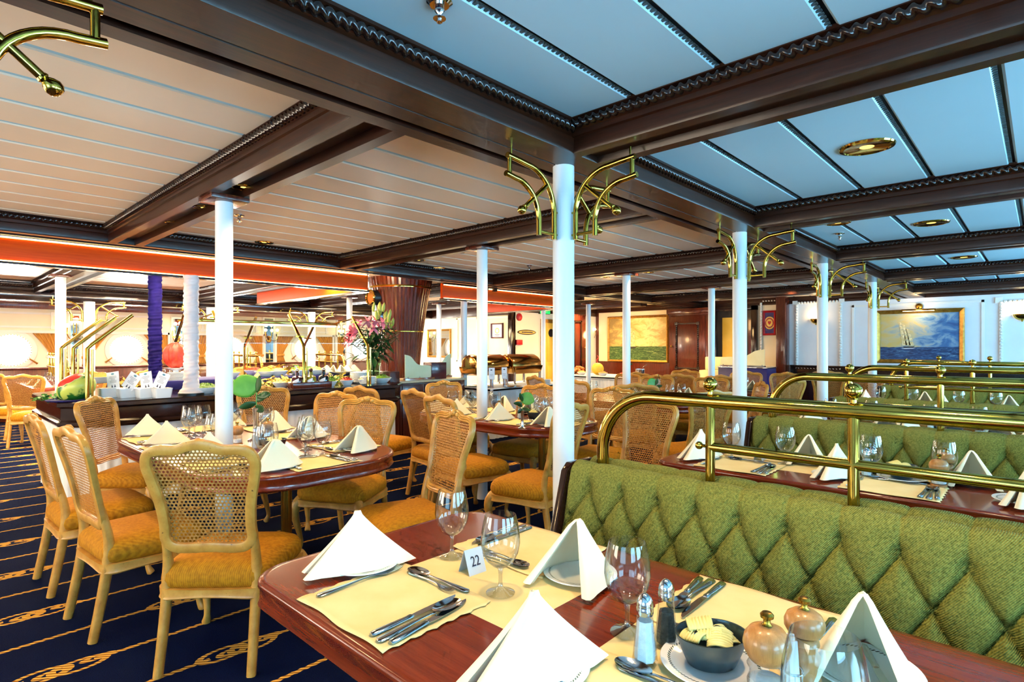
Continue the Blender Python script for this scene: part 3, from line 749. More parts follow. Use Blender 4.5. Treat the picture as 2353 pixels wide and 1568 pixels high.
def make_rail():
    t = thing('brass_rail', '', 'railing')
    ze = -.10
    MB().tube([(0, ze, .875), (0, ze, .97)] + [(0, ze - .23 + .23 * math.cos(a), .97 + .228 * math.sin(a)) for a in [PI / 2 * i / 14 for i in range(1, 15)]] + [(0, -BL + .1, 1.198)], .026, 16).build('top_rail', BRASS, t)
    posts = [-.566, -1.024, -1.482, -1.94, -2.4, -2.86]
    for k, y in enumerate(posts):
        p = MB().lathe([(.017, 0), (.017, .30)], 16, (0, y, .885)).build('post', BRASS, t)
        MB().lathe([(0, 0), (.034, 0), (.034, .006), (.02, .014), (.017, .014)], 18, (0, y, .873)).build('flange', BRASS, p)
        MB().lathe([(.009, 0), (.009, .018), (.013, .02)] + [(.0255 * math.sin(a), .045 - .0255 * math.cos(a)) for a in [.55 + (PI - .55) * i / 9 for i in range(9)]] + [(0, .0705)], 20, (0, y, 1.215)).build('finial', BRASS, p)
    MB().tube([(0, posts[0] + .0, 1.032), (0, -BL + .12, 1.032)], .017, 14).build('lower_rail', BRASS, t)
    MB().tube([(0, posts[0] + .017, 1.032), (0, posts[0] + .03, 1.032)], .006, 8).ball((0, posts[0] + .042, 1.032), .015, 12).build('end_knob', BRASS, t)
    return t
rail = Proto(make_rail)
BX = [2.0, 4.05, 6.08, 8.25]
ords = ['first', 'second', 'third', 'fourth']
for x, o in zip(BX, ords):
    bench((x, 1.45, 0), 0, 'green button-tufted double booth bench, %s from the table numbered 22' % o, 'green booth benches')
    rail((x, 1.45, 0), 0, 'curved brass handrail on top of the %s green bench' % o, 'brass booth rails')
booth_table(.66, 1.56, -2.0, 1.68, 'mahogany booth table carrying the number 22 card')
booth_table(2.90, 3.68, -2.0, 1.63, 'mahogany booth table behind the first brass rail')
booth_table(4.95, 5.72, -2.0, 1.6, 'mahogany booth table behind the second brass rail')
booth_table(6.98, 7.75, -2.0, 1.6, 'mahogany booth table behind the third brass rail')
OT = [(.98, 2.15, 2.78, 5.02), (3.34, 4.28, 2.74, 4.62), (5.62, 6.58, 2.74, 4.8), (7.78, 8.5, 2.7, 4.8)]
for o, l in zip(OT, ('oval mahogany table with the green leaf vase beside the salad buffet', 'oval mahogany table before the chafing dish buffet', 'third oval mahogany table beyond the curved rail end', 'dark oval mahogany table before the carving buffet')):
    oval_table(*o, l)
# ================================================================== chair placements
CH = [
 (455, 1026, 45, 'weathered gilt chair seen from behind with worn top rail, before the oval table'),
 (152, 992, 5, 'gilt chair with mustard seat drawn side-on beside the weathered one'),
 (72, 962, 2, 'gilt chair half hidden behind another, standing by the open carpet aisle'),
 (216, 919, -42, 'gilt cane chair at the oval table end beside the watermelon corner'),
 (605, 894, -98, 'gilt cane chair behind the green leaf vase'),
 (775, 906, -165, 'gilt cane chair turned edgewise between the vase chair and its neighbour'),
 (846, 920, -152, 'gilt cane chair facing us at the oval table, beside the white column gap'),
 (1048, 952, 168, 'gilt chair with orange-lit cane and mustard seat touching the number 22 table'),
 (1006, 915, -8, 'gilt chair with large seat facing the second oval table'),
 (948, 900, -8, 'gilt chair behind the large-seat chair of the second oval table'),
 (826, 893, 10, 'gilt chair showing only its top corner before the salad buffet'),
 (1018, 880, -95, 'gilt cane chair in front of the sideboard'),
 (1318, 934, 98, 'gilt chair seen from behind next to the main white column'),
 (1497, 925, 172, 'gilt chair edgewise with orange cane inside the rail curve'),
 (1462, 886, 30, 'gilt chair seen from behind inside the brass rail curve'),
 (1640, 902, 62, 'gilt chair seen from behind between first rail post and second column'),
 (1752, 882, 125, 'gilt chair with orange cane between the second column and second rail'),
 (1824, 874, 70, 'gilt chair seen from behind inside the second rail curve'),
 (1902, 856, 10, 'orange-lit gilt chair behind the third column'),
 (1990, 864, 170, 'orange-lit gilt chair behind the fourth column'),
 (1246, 888, -172, 'gilt cane chair half hidden by the main column, second oval table'),
 (1228, 868, -20, 'gilt chair top before the chafing dish skirt'),
]
for c in CH: chair_at(*c)

for c in [(5.62, 4.05, 5, 'gilt chair seen from behind, just beyond the main column'), (4.30, 2.95, -172, 'gilt cane chair in front of another, just beyond the main column'),
 (6.86, 4.45, 170, 'gilt chair before the gold skirted carving table'), (7.74, 4.42, 0, 'gilt chair side-on before the carving buffet plates'),
 (8.52, 4.28, -172, 'gilt chair below the tall wardrobe door'), (6.62, 3.76, -172, 'gilt chair behind the second leaf vase'),
 (7.74, 3.80, 8, 'gilt chair seen from behind beneath the wardrobe'), (6.72, 3.10, 178, 'gilt chair facing us beside the first rail ball'),
 (7.74, 3.16, 5, 'gilt chair behind the rail ball beside the second column'), (8.56, 3.30, -172, 'gilt chair before the cream server screen'),
 (8.56, 2.72, -175, 'gilt chair before the indigo server cabinet'), (1.22, 10.45, 62, 'orange-lit gilt chair seen from behind at the buffet corner aisle'),
 (1.05, 11.5, 40, 'gilt chair behind the orange-lit one, cut by the photo edge'), (1.85, 10.9, 100, 'gilt chair behind the fan of menu cards'),
 (2.55, 11.0, 120, 'gilt chair behind the second fan of menu cards'), (4.45, 10.9, -90, 'small gilt chair seen through the sneeze guard by the curtain'),
 (5.0, 10.8, -70, 'small gilt chair seen through the sneeze guard by the mirror')]: chair_w(*c)
# ================================================================== TABLEWARE
def make_goblet():
    t = thing('wine_goblet', '', 'glass')
    MB().lathe([(.006, .068), (.022, .074), (.037, .088), (.048, .110), (.0525, .135), (.051, .16), (.046, .188), (.041, .208), (.0402, .208), (.045, .188), (.050, .16), (.0513, .135), (.047, .111), (.036, .0895), (.021, .0765), (0, .072)], 32).build('bowl', GLASS, t, angle=70)
    MB().lathe([(0, 0), (.038, 0), (.0385, .0025), (.030, .006), (.015, .011), (.007, .018), (.0052, .03), (.0052, .05), (.007, .064), (.012, .071), (0, .072)], 28).build('stem', GLASS_T, t, angle=70)
    return t
goblet = Proto(make_goblet)
def make_plate():
    return tag(MB().lathe([(0, .004), (.055, .004), (.058, 0), (.062, .002), (.075, .008), (.103, .014), (.1045, .0155), (.103, .0172), (.075, .0115), (.064, .0075), (0, .0072)], 48).build('bread_plate', PLATEM, angle=60), '', 'plate')
plate = Proto(make_plate)
def make_napkin(sp=.09):
    m = MB(); rings = []; N = 14
    C, Lp, A = Vector((.145, 0)), Vector((-.135, sp)), Vector((-.01, 0)); H = .152
    for k in range(N + 1):
        t = k / N; z = H * t * (1.0 if sp < .05 or k < N else 1.012); q = max((1 - t) ** 1.16, .02)
        if sp > .05: q = .10 + .90 * (1 - t) ** 1.02 if k < N else .04
        c = A.lerp(C, q); th = .015 * (.35 + .65 * q); ring = []
        def arm(s):
            e = A.lerp(Vector((Lp.x, s * Lp.y)), q); d = (e - c); d = d.normalized() if d.length > 1e-4 else Vector((-1, 0)); nrm = Vector((-d.y, d.x)) * s * -1
            bl = (.024 if sp < .05 else .046) * q * (1 - .3 * t)
            o = [c.lerp(e, f) - nrm * (-bl * math.sin(PI * f)) for f in (.15, .4, .65, .9)]
            roll = .0125 * (.35 + .65 * q)
            cap = [e + nrm * roll * 1.1 - d * .004, e + d * roll * .9 + nrm * roll * .6, e + d * roll * 1.1 - nrm * roll * .3, e + d * roll * .5 - nrm * roll * 1.3, e - d * roll * .8 - nrm * roll * 1.1]
            outer = [p + nrm * th * .4 for p in o]; inner = [p - nrm * th * .5 for p in reversed(o[1:])]
            return outer + cap + inner
        Lr = arm(1); Rr = arm(-1)
        ring = [c + Vector((.006, .0))] + Lr + [c + Vector((-.02 * q - .004, 0))] + list(reversed(Rr))
        rings.append([(p.x, p.y, z) for p in ring])
    o = m.loft(rings).build('folded_napkin', NAPKIN, angle=75)
    return tag(o, '', 'napkin')
napkin = Proto(make_napkin); napkin_n = Proto(lambda: make_napkin(.028))
def make_mat():
    rnd = random.Random(3)
    def fn(i, j):
        x = .33 * (i - .5); y = .38 * (j - .5)
        ed = min(i, 1 - i, j, 1 - j)
        wob = .004 * math.sin(37 * i + 11 * j) * (1 if ed < .01 else 0)
        return (x + wob, y + .004 * math.sin(41 * i + 5) * (1 if ed < .01 else 0), .0022 + .0016 * math.sin(9 * i + 4 * j) * math.sin(7 * j) + (.0015 if ed < .01 else 0))
    o = MB().grid(fn, 22, 24).build('placemat', MATCLOTH, angle=60, fix=False)
    md = o.modifiers.new('thick', 'SOLIDIFY'); md.thickness = .0016; md.offset = 1
    return tag(o, '', 'placemat')
placemat = Proto(make_mat)
def flat(secs, n=10):
    "loft of flattened ellipses: (x, y, z, half width, half thickness)"
    return MB().loft([[(x, y + w * math.cos(2 * PI * k / n), z + h * math.sin(2 * PI * k / n)) for k in range(n)] for x, y, z, w, h in secs])
HAND = [(0, 0, .004, .004, .002), (.006, 0, .004, .0095, .003), (.03, 0, .0045, .009, .0032), (.07, 0, .006, .006, .0028), (.105, 0, .0075, .0038, .0022), (.13, 0, .0075, .0032, .002)]
def make_fork():
    m = flat(HAND + [(.145, 0, .006, .006, .0015), (.16, 0, .0045, .0115, .0012), (.172, 0, .004, .0125, .0011)])
    for k in range(4):
        y = -.0098 + .0065 * k
        m.loft([[(x, y + w * .0022, z - .001), (x, y - w * .0022, z - .001), (x, y - w * .0022, z + .001), (x, y + w * .0022, z + .001)] for x, z, w in ((.170, .004, 1), (.19, .0045, .9), (.205, .007, .75), (.214, .0095, .4))])
    return tag(m.build('dinner_fork', STEEL, angle=55), '', 'fork')
fork = Proto(make_fork)
def make_knife():
    m = flat([(0, 0, .0055, .005, .003), (.004, 0, .0055, .0092, .0048), (.04, 0, .0055, .0088, .005), (.085, 0, .0055, .0066, .0045), (.098, 0, .0055, .0075, .005), (.104, 0, .0055, .0055, .003)])
    m.loft([[(x, -.006 + y0, .0045), (x, -.006 + y1, .0048), (x, -.006 + y1, .0066), (x, -.006 + y0, .0062)] for x, y0, y1 in ((.10, .0005, .011), (.12, -.003, .0125), (.17, -.0035, .0135), (.205, -.001, .0135), (.222, .005, .0125), (.228, .0105, .0118))])
    return tag(m.build('table_knife', STEEL, angle=40), '', 'knife')
knife = Proto(make_knife)
def make_spoon():
    m = flat(HAND + [(.14, 0, .006, .005, .0016)])
    rings = []
    def P(i, j, off): 
        r = i; a = 2 * PI * j
        return (.172 + .036 * r * math.cos(a), .0205 * r * math.sin(a) * (1 + .12 * math.cos(a)), .0012 + off + .0085 * r * r)
    m.grid(lambda i, j: P(i, j, 0), 6, 20); m.grid(lambda i, j: P(1 - i * (1 - 1e-3), j, .0014), 6, 20)
    return tag(m.build('table_spoon', STEEL, angle=70, fix=False), '', 'spoon')
spoon = Proto(make_spoon)
def place(ox, oy, rz, u, v, z=TZ):
    "u inward from the table edge, v to the diner's own hand side"
    c, s = math.cos(rz), math.sin(rz)
    return (ox + u * c + v * s, oy + u * s - v * c, z)
def setting(ox, oy, deg, seat, table, cut=True, nap=-35, gob=((.41, .165),), pl=(.26, -.255), sp=True, mat=True, napsc=1.0):
    rz = math.radians(deg); J = random.uniform; W = '%s, %s' % (seat, table); T = table
    if mat: placemat(place(ox, oy, rz, .19, 0, TZ + .0006), rz, 'cream cloth placemat, ' + W, 'cream placemats')
    if pl:
        plate(place(ox, oy, rz, *pl, TZ + .001), J(0, 6), 'white ringed bread plate, ' + W, 'bread plates')
        (napkin_n if nap in (-35, -40, 30) else napkin)(place(ox, oy, rz, pl[0] - (.02 if nap == -35 else 0), pl[1] + (.02 if nap == -35 else 0), TZ + .0125), rz + math.radians(nap + (12 if nap in (-35, -40, 30) else 0)), 'cream tent-folded napkin, ' + W, 'folded napkins', napsc * (1.08 if nap == -35 else 1))
    for k, g in enumerate(gob):
        goblet(place(ox, oy, rz, g[0], g[1], TZ + .001), 0, ('wine goblet, ' if k == 0 else 'extra wine goblet, ') + W, 'wine goblets', g[2] if len(g) > 2 else 1.0)
    if cut:
        z = TZ + .0055
        fork(place(ox, oy, rz, .06, -.155, z), rz + J(-.03, .03), 'steel dinner fork, ' + W, 'dinner forks', (1.22, 1.15, 1))
        knife(place(ox, oy, rz, .045, .118, z), rz + J(-.02, .04), 'inner steel knife, ' + W, 'table knives', (1.15, 1.1, 1))
        spoon(place(ox, oy, rz, .04, .15, z), rz + J(.02, .08), 'steel soup spoon, ' + W, 'soup spoons', (1.2, 1.25, 1.1))
        knife(place(ox, oy, rz, .055, .178, z), rz + .12, 'outer steel knife, ' + W, 'table knives', (1.12, 1.1, 1))
        if sp:
            spoon(place(ox, oy, rz, .347, .11, z), rz + PI / 2 + .08, 'dessert spoon laid crosswise, ' + W, 'dessert spoons', (1.12, 1.05, 1))
            fork(place(ox, oy, rz, .317, -.105, z), rz - PI / 2, 'dessert fork laid crosswise, ' + W, 'dessert forks', (.9, .9, 1))
def runner(x0, x1, y0, y1, label):
    cx, cy = (x0 + x1) / 2, (y0 + y1) / 2
    tag(MB().box(x0 - cx, x1 - cx, y0 - cy, y1 - cy, 0, .0012).build('paper_runner', MATCLOTH, loc=(cx, cy, TZ)), label, 'table runner', 'paper runners')
def make_salt():
    t = thing('salt_shaker', '', 'salt shaker')
    n = 8; R = [[(r * math.cos(2 * PI * k / n + .39), r * math.sin(2 * PI * k / n + .39), z) for k in range(n)] for r, z in ((.024, 0), (.026, .006), (.0245, .02), (.0165, .098), (.0155, .106))]
    MB().loft(R).build('glass_body', GLASS, t, angle=20)
    R = [[(r * math.cos(2 * PI * k / n + .39), r * math.sin(2 * PI * k / n + .39), z) for k in range(n)] for r, z in ((.021, .010), (.0215, .02), (.0155, .09))]
    MB().loft(R).build('filling', pm('table_salt', (214, 222, 222), (236, 240, 240), 90, .8, bump=.2), t, angle=20)
    MB().lathe([(.0165, .102), (.0175, .106), (.0175, .116), (.0165, .118), (.0172, .122), (.0155, .130), (.011, .139), (.005, .1445), (0, .1455)], 20).build('cap', STEEL, t)
    return t
salt = Proto(make_salt)
PEPPER = pm('ground_pepper', (40, 46, 44), (84, 88, 80), 160, .9, bump=.3)
def pepper(loc, label):
    r = dup(salt.o, loc, .3, label, 'pepper shakers'); r.name = 'pepper_shaker'; r['category'] = 'pepper shaker'
    for c in r.children:
        if c.name.startswith('filling'):
            c.data = c.data.copy(); c.data.materials[0] = PEPPER; c.scale = (1, 1, .85)
    return r
KNOB = [(.006, 0), (.009, .002), (.006, .006), (.006, .012), (.011, .015), (.0115, .02), (.008, .024), (0, .025)]
def make_saltmill():
    t = thing('salt_mill', '', 'salt mill')
    MB().lathe([(0, .066), (.026, .066), (.030, .070), (.037, .082), (.040, .096), (.037, .11), (.028, .122), (.013, .128), (0, .128)], 28).build('wooden_head', W_LIGHT, t)
    MB().lathe(KNOB, 18, (0, 0, .127)).build('brass_knob', BRASS_D, t)
    MB().lathe([(.027, .012), (.032, .016), (.033, .03), (.028, .042), (.029, .052), (.033, .058), (.027, .068)], 24).build('glass_body', GLASS, t)
    MB().lathe([(0, .013), (.028, .016), (.028, .035), (0, .036)], 18).build('filling', bpy.data.materials['table_salt'], t)
    MB().lathe([(0, 0), (.033, 0), (.034, .006), (.032, .013), (0, .013)], 24).build('wooden_base', W_LIGHT, t)
    return t
saltmill = Proto(make_saltmill)
def make_pepmill():
    t = thing('pepper_mill', '', 'pepper mill')
    MB().lathe([(0, .098), (.015, .098), (.029, .104), (.0355, .116), (.036, .127), (.031, .139), (.02, .147), (.009, .15), (0, .15)], 28).build('wooden_head', W_LIGHT, t)
    MB().lathe(KNOB, 18, (0, 0, .148)).build('brass_knob', BRASS_D, t)
    MB().lathe([(0, 0), (.031, 0), (.032, .012), (.027, .03), (.0245, .045), (.028, .056), (.0285, .064), (.023, .072), (.0235, .08), (.027, .086), (.025, .094), (.02, .098), (0, .098)], 28).build('wooden_body', W_LIGHT, t)
    return t
pepmill = Proto(make_pepmill)
def make_bowl():
    t = thing('butter_bowl', '', 'bowl')
    MB().lathe([(0, 0), (.042, 0), (.05, .004), (.062, .03), (.073, .06), (.0745, .063), (.071, .063), (.059, .032), (.046, .008), (0, .006)], 40, sy=.82).build('bowl_shell', PEWTER, t, angle=60)
    rnd = random.Random(4)
    for k, (x, y, rz_) in enumerate(((-.022, .012, .4), (.004, -.018, -.6), (-.006, .028, 1.2), (.022, .0, .2), (.0, .004, .9))):
        M = Matrix.Translation((x * 1.25, y * 1.25, .052 + .008 * (k % 3))) @ Matrix.Scale(1.3, 4) @ Matrix.Rotation(rz_, 4, 'Z') @ Matrix.Rotation(.5 * (k % 2) - .2, 4, 'X')
        def fn(i, j):
            a = (i - .5) * 1.9; return M @ Vector((.02 * math.sin(a) * 1.15, .036 * (j - .5), .020 * math.cos(a) - .014 + .0014 * math.cos(j * 44)))
        o = MB().grid(fn, 10, 34).build('butter_curl', BUTTER, t, angle=70, fix=False)
        md = o.modifiers.new('thick', 'SOLIDIFY'); md.thickness = .004
    for k in range(5):
        a = rnd.uniform(0, 6.28)
        M = Matrix.Translation((.034 * math.cos(a), .026 * math.sin(a), .05 + .004 * (k % 2))) @ Matrix.Rotation(a, 4, 'Z') @ Matrix.Rotation(.6, 4, 'Y')
        MB().box(-.011, .011, -.011, .011, -.01, .01, M).build('ice_cube', GLASS_S, t, bev=.003)
    return t
bowl = Proto(make_bowl)
def text_mesh(s, size, mat, parent, loc, rot, name='numeral', th=.0003, kind=None, align='CENTER'):
    c = bpy.data.curves.new('txt', 'FONT'); c.body = s; c.size = size; c.align_x = align; c.align_y = 'CENTER'; c.extrude = th; c.resolution_u = 3
    o = bpy.data.objects.new('txt', c); COL.objects.link(o)
    dg = bpy.context.evaluated_depsgraph_get(); me = bpy.data.meshes.new_from_object(o.evaluated_get(dg))
    bpy.data.objects.remove(o); bpy.data.curves.remove(c)
    me.materials.clear(); me.materials.append(mat)
    q = bpy.data.objects.new(name, me); COL.objects.link(q); q.parent = parent; q.location = loc; q.rotation_euler = rot
    return q
def tent_card(loc, rz, num, label):
    "folded metal number stand, face towards local -y"
    t = thing('table_number_card', label, 'number card', loc, rz); w, h, d = .031, .066, .026
    m = MB()
    for s in (-1, 1):
        m.loft([[(x, s * d, 0), (x, s * d - s * .0012, 0), (x, -s * .0006 + s * .0003, h - .001), (x, s * .0008, h)] for x in (-w, w)])
    m.build('folded_plate', pm('brushed_plate', (196, 202, 206), (206, 210, 214), 8, .3, .3), t, angle=20)
    if num:
        q = text_mesh(num, .040, INK, t, (0, -d * .52 - .0012, h * .5), (math.atan2(h, d), 0, 0), 'numeral')
        q.scale = (.82, 1, 1)
    return t
STEEL_H = STEEL
def make_sugar():
    t = thing('sugar_holder', '', 'sugar holder')
    MB().lathe([(0, 0), (.026, 0), (.026, .003), (0, .003)], 20).build('base', STEEL, t)
    MB().tube([(.024 * math.cos(a), .018 * math.sin(a), .055) for a in [2 * PI * k / 20 for k in range(20)]], .0014, 6, True).tube([(.024, 0, .002), (.024, 0, .055)], .0014, 6).tube([(-.024, 0, .002), (-.024, 0, .055)], .0014, 6).tube([(0, .018, .002), (0, .018, .055)], .0014, 6).tube([(0, -.018, .002), (0, -.018, .055)], .0014, 6).build('wire_frame', STEEL, t)
    rnd = random.Random(8)
    for k in range(7):
        x, y = -.015 + .005 * k, rnd.uniform(-.008, .008)
        MB().box(x - .0015, x + .0015, y - .008, y + .008, .004, .095 + rnd.uniform(0, .02), Matrix.Rotation(rnd.uniform(-.08, .08), 4, 'X')).build('sugar_sachet', PAPER, t)
    return t
sugar = Proto(make_sugar)
# ---------------- table 22 in front
T1 = 'table numbered 22'
setting(.66, 1.21, 0, 'seat at the rounded corner', T1, nap=-35)
setting(1.56, 1.21, 180, 'bench seat beside the number card', T1, nap=-170, gob=((.41, .123),))
setting(.66, .515, 0, 'seat cut by the photo bottom', T1, nap=-35, pl=(.205, -.225), gob=((.25, .284, 1.12),))
setting(1.56, .515, 180, 'bench seat behind the mills', T1, nap=-170, gob=((.44, .175),))
runner(.94, 1.26, .885, 1.37, 'paper runner under the number 22 card')
runner(.93, 1.25, .10, .70, 'paper runner under the butter bowl')
knife((1.375, .276, TZ + .019), math.radians(-153.8), 'small knife lying on the bread plate behind the mills', 'table knives', (.85, .95, 1))
tent_card((1.118, 1.205, TZ + .0015), math.radians(-(90 - 43.15) + 42), '22', 'folded metal card reading 22')
salt(at(1482, 1526, TZ + .002), .2, 'salt shaker with white filling on table numbered 22', 'salt shakers')
pepper(at(1531, 1484, TZ + .002), 'pepper shaker with dark filling on table numbered 22')
plate((1.112, .485, TZ + .002), 0, 'ringed plate under the grey butter bowl, table numbered 22', 'bread plates')
bowl((1.115, .49, TZ + .010), math.radians(-35), 'dark grey oval bowl of butter curls and ice, table numbered 22', 'butter bowls')
saltmill((1.087, .372, TZ + .0015), 0, 'round-headed salt mill with clear body, table numbered 22', 'salt mills', 1.06)
pepmill((1.172, .332, TZ + .0015), 0, 'all-wood pepper mill beside sugar sachets, table numbered 22', 'pepper mills')
sugar((1.118, .338, TZ + .0015), math.radians(30), 'wire holder of white sugar sachets between the mills', 'sugar holders')
# ---------------- booth tables behind the rails
def booth_set(x0, x1, table, full, ys, bits=True):
    for k, y in enumerate(ys):
        s = ['end', 'second', 'third', 'fourth'][k]
        setting(x0, y, 0, 'rail-side %s seat' % s, table, full, nap=-35, sp=full, napsc=.98)
        setting(x1, y, 180, 'far-side %s seat' % s, table, full and k < 2, nap=-170, gob=((.40, .123),), sp=False, mat=full, napsc=.98)
    xm = (x0 + x1) / 2
    runner(xm - .15, xm + .15, ys[0] - .5, ys[0] + .2, 'paper runner by the end seats, ' + table)
    if not bits: return
    tent_card((xm + .05, ys[0] - .02, TZ + .0015), -.1, '', 'folded metal number stand, ' + table)
    y = ys[0] - .62
    salt((xm - .02, y + .06, TZ + .0015), 0, 'salt shaker, ' + table, 'salt shakers'); pepper((xm + .05, y + .045, TZ + .0015), 'pepper shaker, ' + table)
    plate((xm + .02, y - .08, TZ + .0015), 0, 'ringed plate under the butter bowl, ' + table, 'bread plates')
    bowl((xm + .02, y - .08, TZ + .01), -.4, 'grey butter bowl, ' + table, 'butter bowls')
    saltmill((xm - .02, y - .23, TZ + .0015), 0, 'round-headed salt mill, ' + table, 'salt mills'); pepmill((xm + .06, y - .25, TZ + .0015), 0, 'all-wood pepper mill, ' + table, 'pepper mills')
booth_set(2.90, 3.68, 'booth table behind the first rail', True, (1.20, .50, -.2))
booth_set(4.95, 5.72, 'booth table behind the second rail', False, (1.18, .50, -.2))
booth_set(6.98, 7.75, 'booth table behind the third rail', False, (1.18, .50), False)
# ---------------- oval tables
def vase(loc, rz, label, seed=1, red=False, sc=1.05):
    t = thing('bud_vase', label, 'vase', loc, rz); t.scale = (sc, sc, sc)
    MB().lathe([(0, 0), (.038, 0), (.039, .006), (.02, .014), (.014, .03), (.013, .09), (.0165, .15), (.0185, .165), (.017, .165), (.014, .15)], 22).build('vase_body', STEEL, t)
    MB().tube(spline([(0, 0, .08), (.004, .003, .2), (.008, .012, .29)], 5), .0025, 6).build('stem', GREEN_L, t)
    def leaf(base, yaw, pitch, L, W, mat, name):
        M = Matrix.Translation(base) @ Matrix.Rotation(yaw, 4, 'Z') @ Matrix.Rotation(pitch, 4, 'Y')
        def fn(i, j):
            w = W * math.sin(PI * i ** .7) * (1.0 if i < 1 else 0); y = (j - .5) * 2
            return M @ Vector((L * i, w * y, -.25 * L * i * i + .3 * w * y * y))
        o = MB().grid(fn, 10, 6).build(name, mat, t, angle=80, fix=False); md = o.modifiers.new('thick', 'SOLIDIFY'); md.thickness = .0012
    Rv, Tc = Vector((SA, -CA, 0)), Vector((-CA, -SA, 0)); up = Vector((0, 0, 1))
    def heart(c, Ld, Wd, L, W, mat, name, notch=.10):
        "broad blade spread along Ld (length) and Wd (width) from c, dished a little"
        Ld = Ld.normalized(); Wd = (Wd - Ld * Wd.dot(Ld)).normalized(); Nd = Ld.cross(Wd)
        def fn(i, j):
            w = W * (math.sin(PI * min(1, .03 + .97 * i)) ** .7) * (1 if i < 1 else 0); y = (j - .5) * 2
            return c + Ld * (L * i - notch * L * abs(y) * (1 - i)) + Wd * (w * y) + Nd * (.05 * L * (y * y - i * i))
        o = MB().grid(fn, 12, 8).build(name, mat, t, angle=80, fix=False); md = o.modifiers.new('thick', 'SOLIDIFY'); md.thickness = .0012
    sg = -1 if red else 1
    heart(Vector((.008, .012, .30)), Rv * -sg * .8 + up * -.35 + Tc * .25, up + Rv * -sg * .4, .13, .06, GREEN_L, 'anthurium_leaf')
    for z, a, b, c_, L in ((.20, .9, .7, .2, .075), (.245, .25, 1.0, .1, .09), (.19, -.7, -.2, .3, .085), (.225, 1.0, .15, .2, .085), (.18, .6, -.5, .3, .06)):
        heart(Vector((.004, .003, z)), Rv * sg * a + up * b + Tc * c_, up * sg * -a + Rv * b + Tc * .4, L, .020, GREEN_D, 'ruscus_leaf', 0)
    return t
def oval_set(o, table, full, salts=True, seats=None):
    x0, x1, y0, y1 = o; xm, ym = (x0 + x1) / 2, (y0 + y1) / 2; L = y1 - y0
    S = [('aisle side, seat by the end', x0 + .02, y0 + .52, 0), ('aisle side, middle seat', x0, ym + .12, 0), ('aisle side, last seat', x0 + .02, y1 - .48, 0),
         ('fore side, seat by the end', x1 - .02, y0 + .55, 180), ('fore side, middle seat', x1, ym + .1, 180), ('fore side, last seat', x1 - .02, y1 - .5, 180),
         ('at the rounded booth end', xm, y0, 90), ('at the rounded port end', xm, y1, -90)]
    for k, (s, x, y, d) in enumerate(S):
        if seats and k not in seats: continue
        nap = {0: -40, 180: -170, 90: -95, -90: 30}[d]
        setting(x, y, d, s, table, full, nap=nap, pl=(.20, -.22), gob=((.36, .13), (.42, .05)) if full else ((.36, .13),), sp=full and k in (0, 3, 6), mat=full, napsc=.95)
    if salts:
        saltmill((xm - .08, ym - .02, TZ + .001), 0, 'round-headed salt mill, ' + table, 'salt mills'); pepmill((xm + .08, ym - .12, TZ + .001), 0, 'all-wood pepper mill, ' + table, 'pepper mills')
        salt((xm - .06, ym - .26, TZ + .001), 0, 'salt shaker, ' + table, 'salt shakers'); pepper((xm - .0, ym - .2, TZ + .001), 'pepper shaker, ' + table)
        bowl((xm + .02, ym - .36, TZ + .001), 0, 'grey butter bowl, ' + table, 'butter bowls')
oval_set(OT[0], 'oval table beside the salad buffet', True)
oval_set(OT[1], 'oval table before the chafing dishes', True)
oval_set(OT[2], 'third oval table', False, False, (0, 2, 3, 6))
oval_set(OT[3], 'oval table before the carving buffet', False, False, (0, 2, 3))
vase(at(588, 1012, TZ + .001), 0, 'steel bud vase with bright anthurium leaf on the oval table by the buffet', sc=1.35)
vase(at(1200, 985, TZ + .001), 0, 'steel bud vase with dark leaves on the second oval table', red=True, sc=.85)
vase((5.8, 3.2, TZ + .001), 0, 'steel bud vase with curled leaf inside the first rail curve', sc=.85)
# ================================================================== SALAD BUFFET ISLAND
def counter(name, label, x0, x1, y0, y1, zt, slab, ch, wood_, skirtmat):
    t = thing(name, label, 'buffet counter', ((x0 + x1) / 2, (y0 + y1) / 2, 0)); hx, hy = (x1 - x0) / 2, (y1 - y0) / 2
    def oct_(k):
        X, Y = hx - k, hy - k
        return [(X, -Y + ch), (X, Y - ch), (X - ch, Y), (-X + ch, Y), (-X, Y - ch), (-X, -Y + ch), (-X + ch, -Y), (X - ch, -Y)]
    prof = [(.10, zt - slab), (.015, zt - slab), (0, zt - slab + .02), (.0, zt - slab + .045), (.03, zt - slab + .06), (.03, zt - .06), (.0, zt - .04), (.0, zt - .01), (.01, zt)]
    MB().loft([[(x, y, z) for x, y in oct_(k)] for k, z in prof]).build('counter_top', wood_, t, angle=25)
    m = MB(); path = []; o = oct_(.07)
    for i in range(8):
        a, b = Vector(o[i]), Vector(o[(i + 1) % 8]); n = max(2, int((b - a).length / .016))
        nr = Vector(((b - a).y, -(b - a).x)).normalized()
        for k in range(n):
            q = a.lerp(b, k / n); path.append((q, nr, k))
    rings = []
    for z, amp in ((0.01, 1.0), (.3, .9), (zt - slab - .1, .5), (zt - slab + .005, .15)):
        rings.append([(q.x + nr.x * .012 * amp * math.sin(k * 1.15 + .4 * math.sin(k * .3)), q.y + nr.y * .012 * amp * math.sin(k * 1.15 + .4 * math.sin(k * .3)), z) for q, nr, k in path])
    m.loft(rings, False, False).build('pleated_skirt', skirtmat, t, angle=70, fix=False)
    return t
counter('buffet_counter', 'long mahogany salad buffet island with chamfered end and white skirt', .86, 4.42, 5.86, 7.75, BZ, .22, .24, W_DARK, FABW)
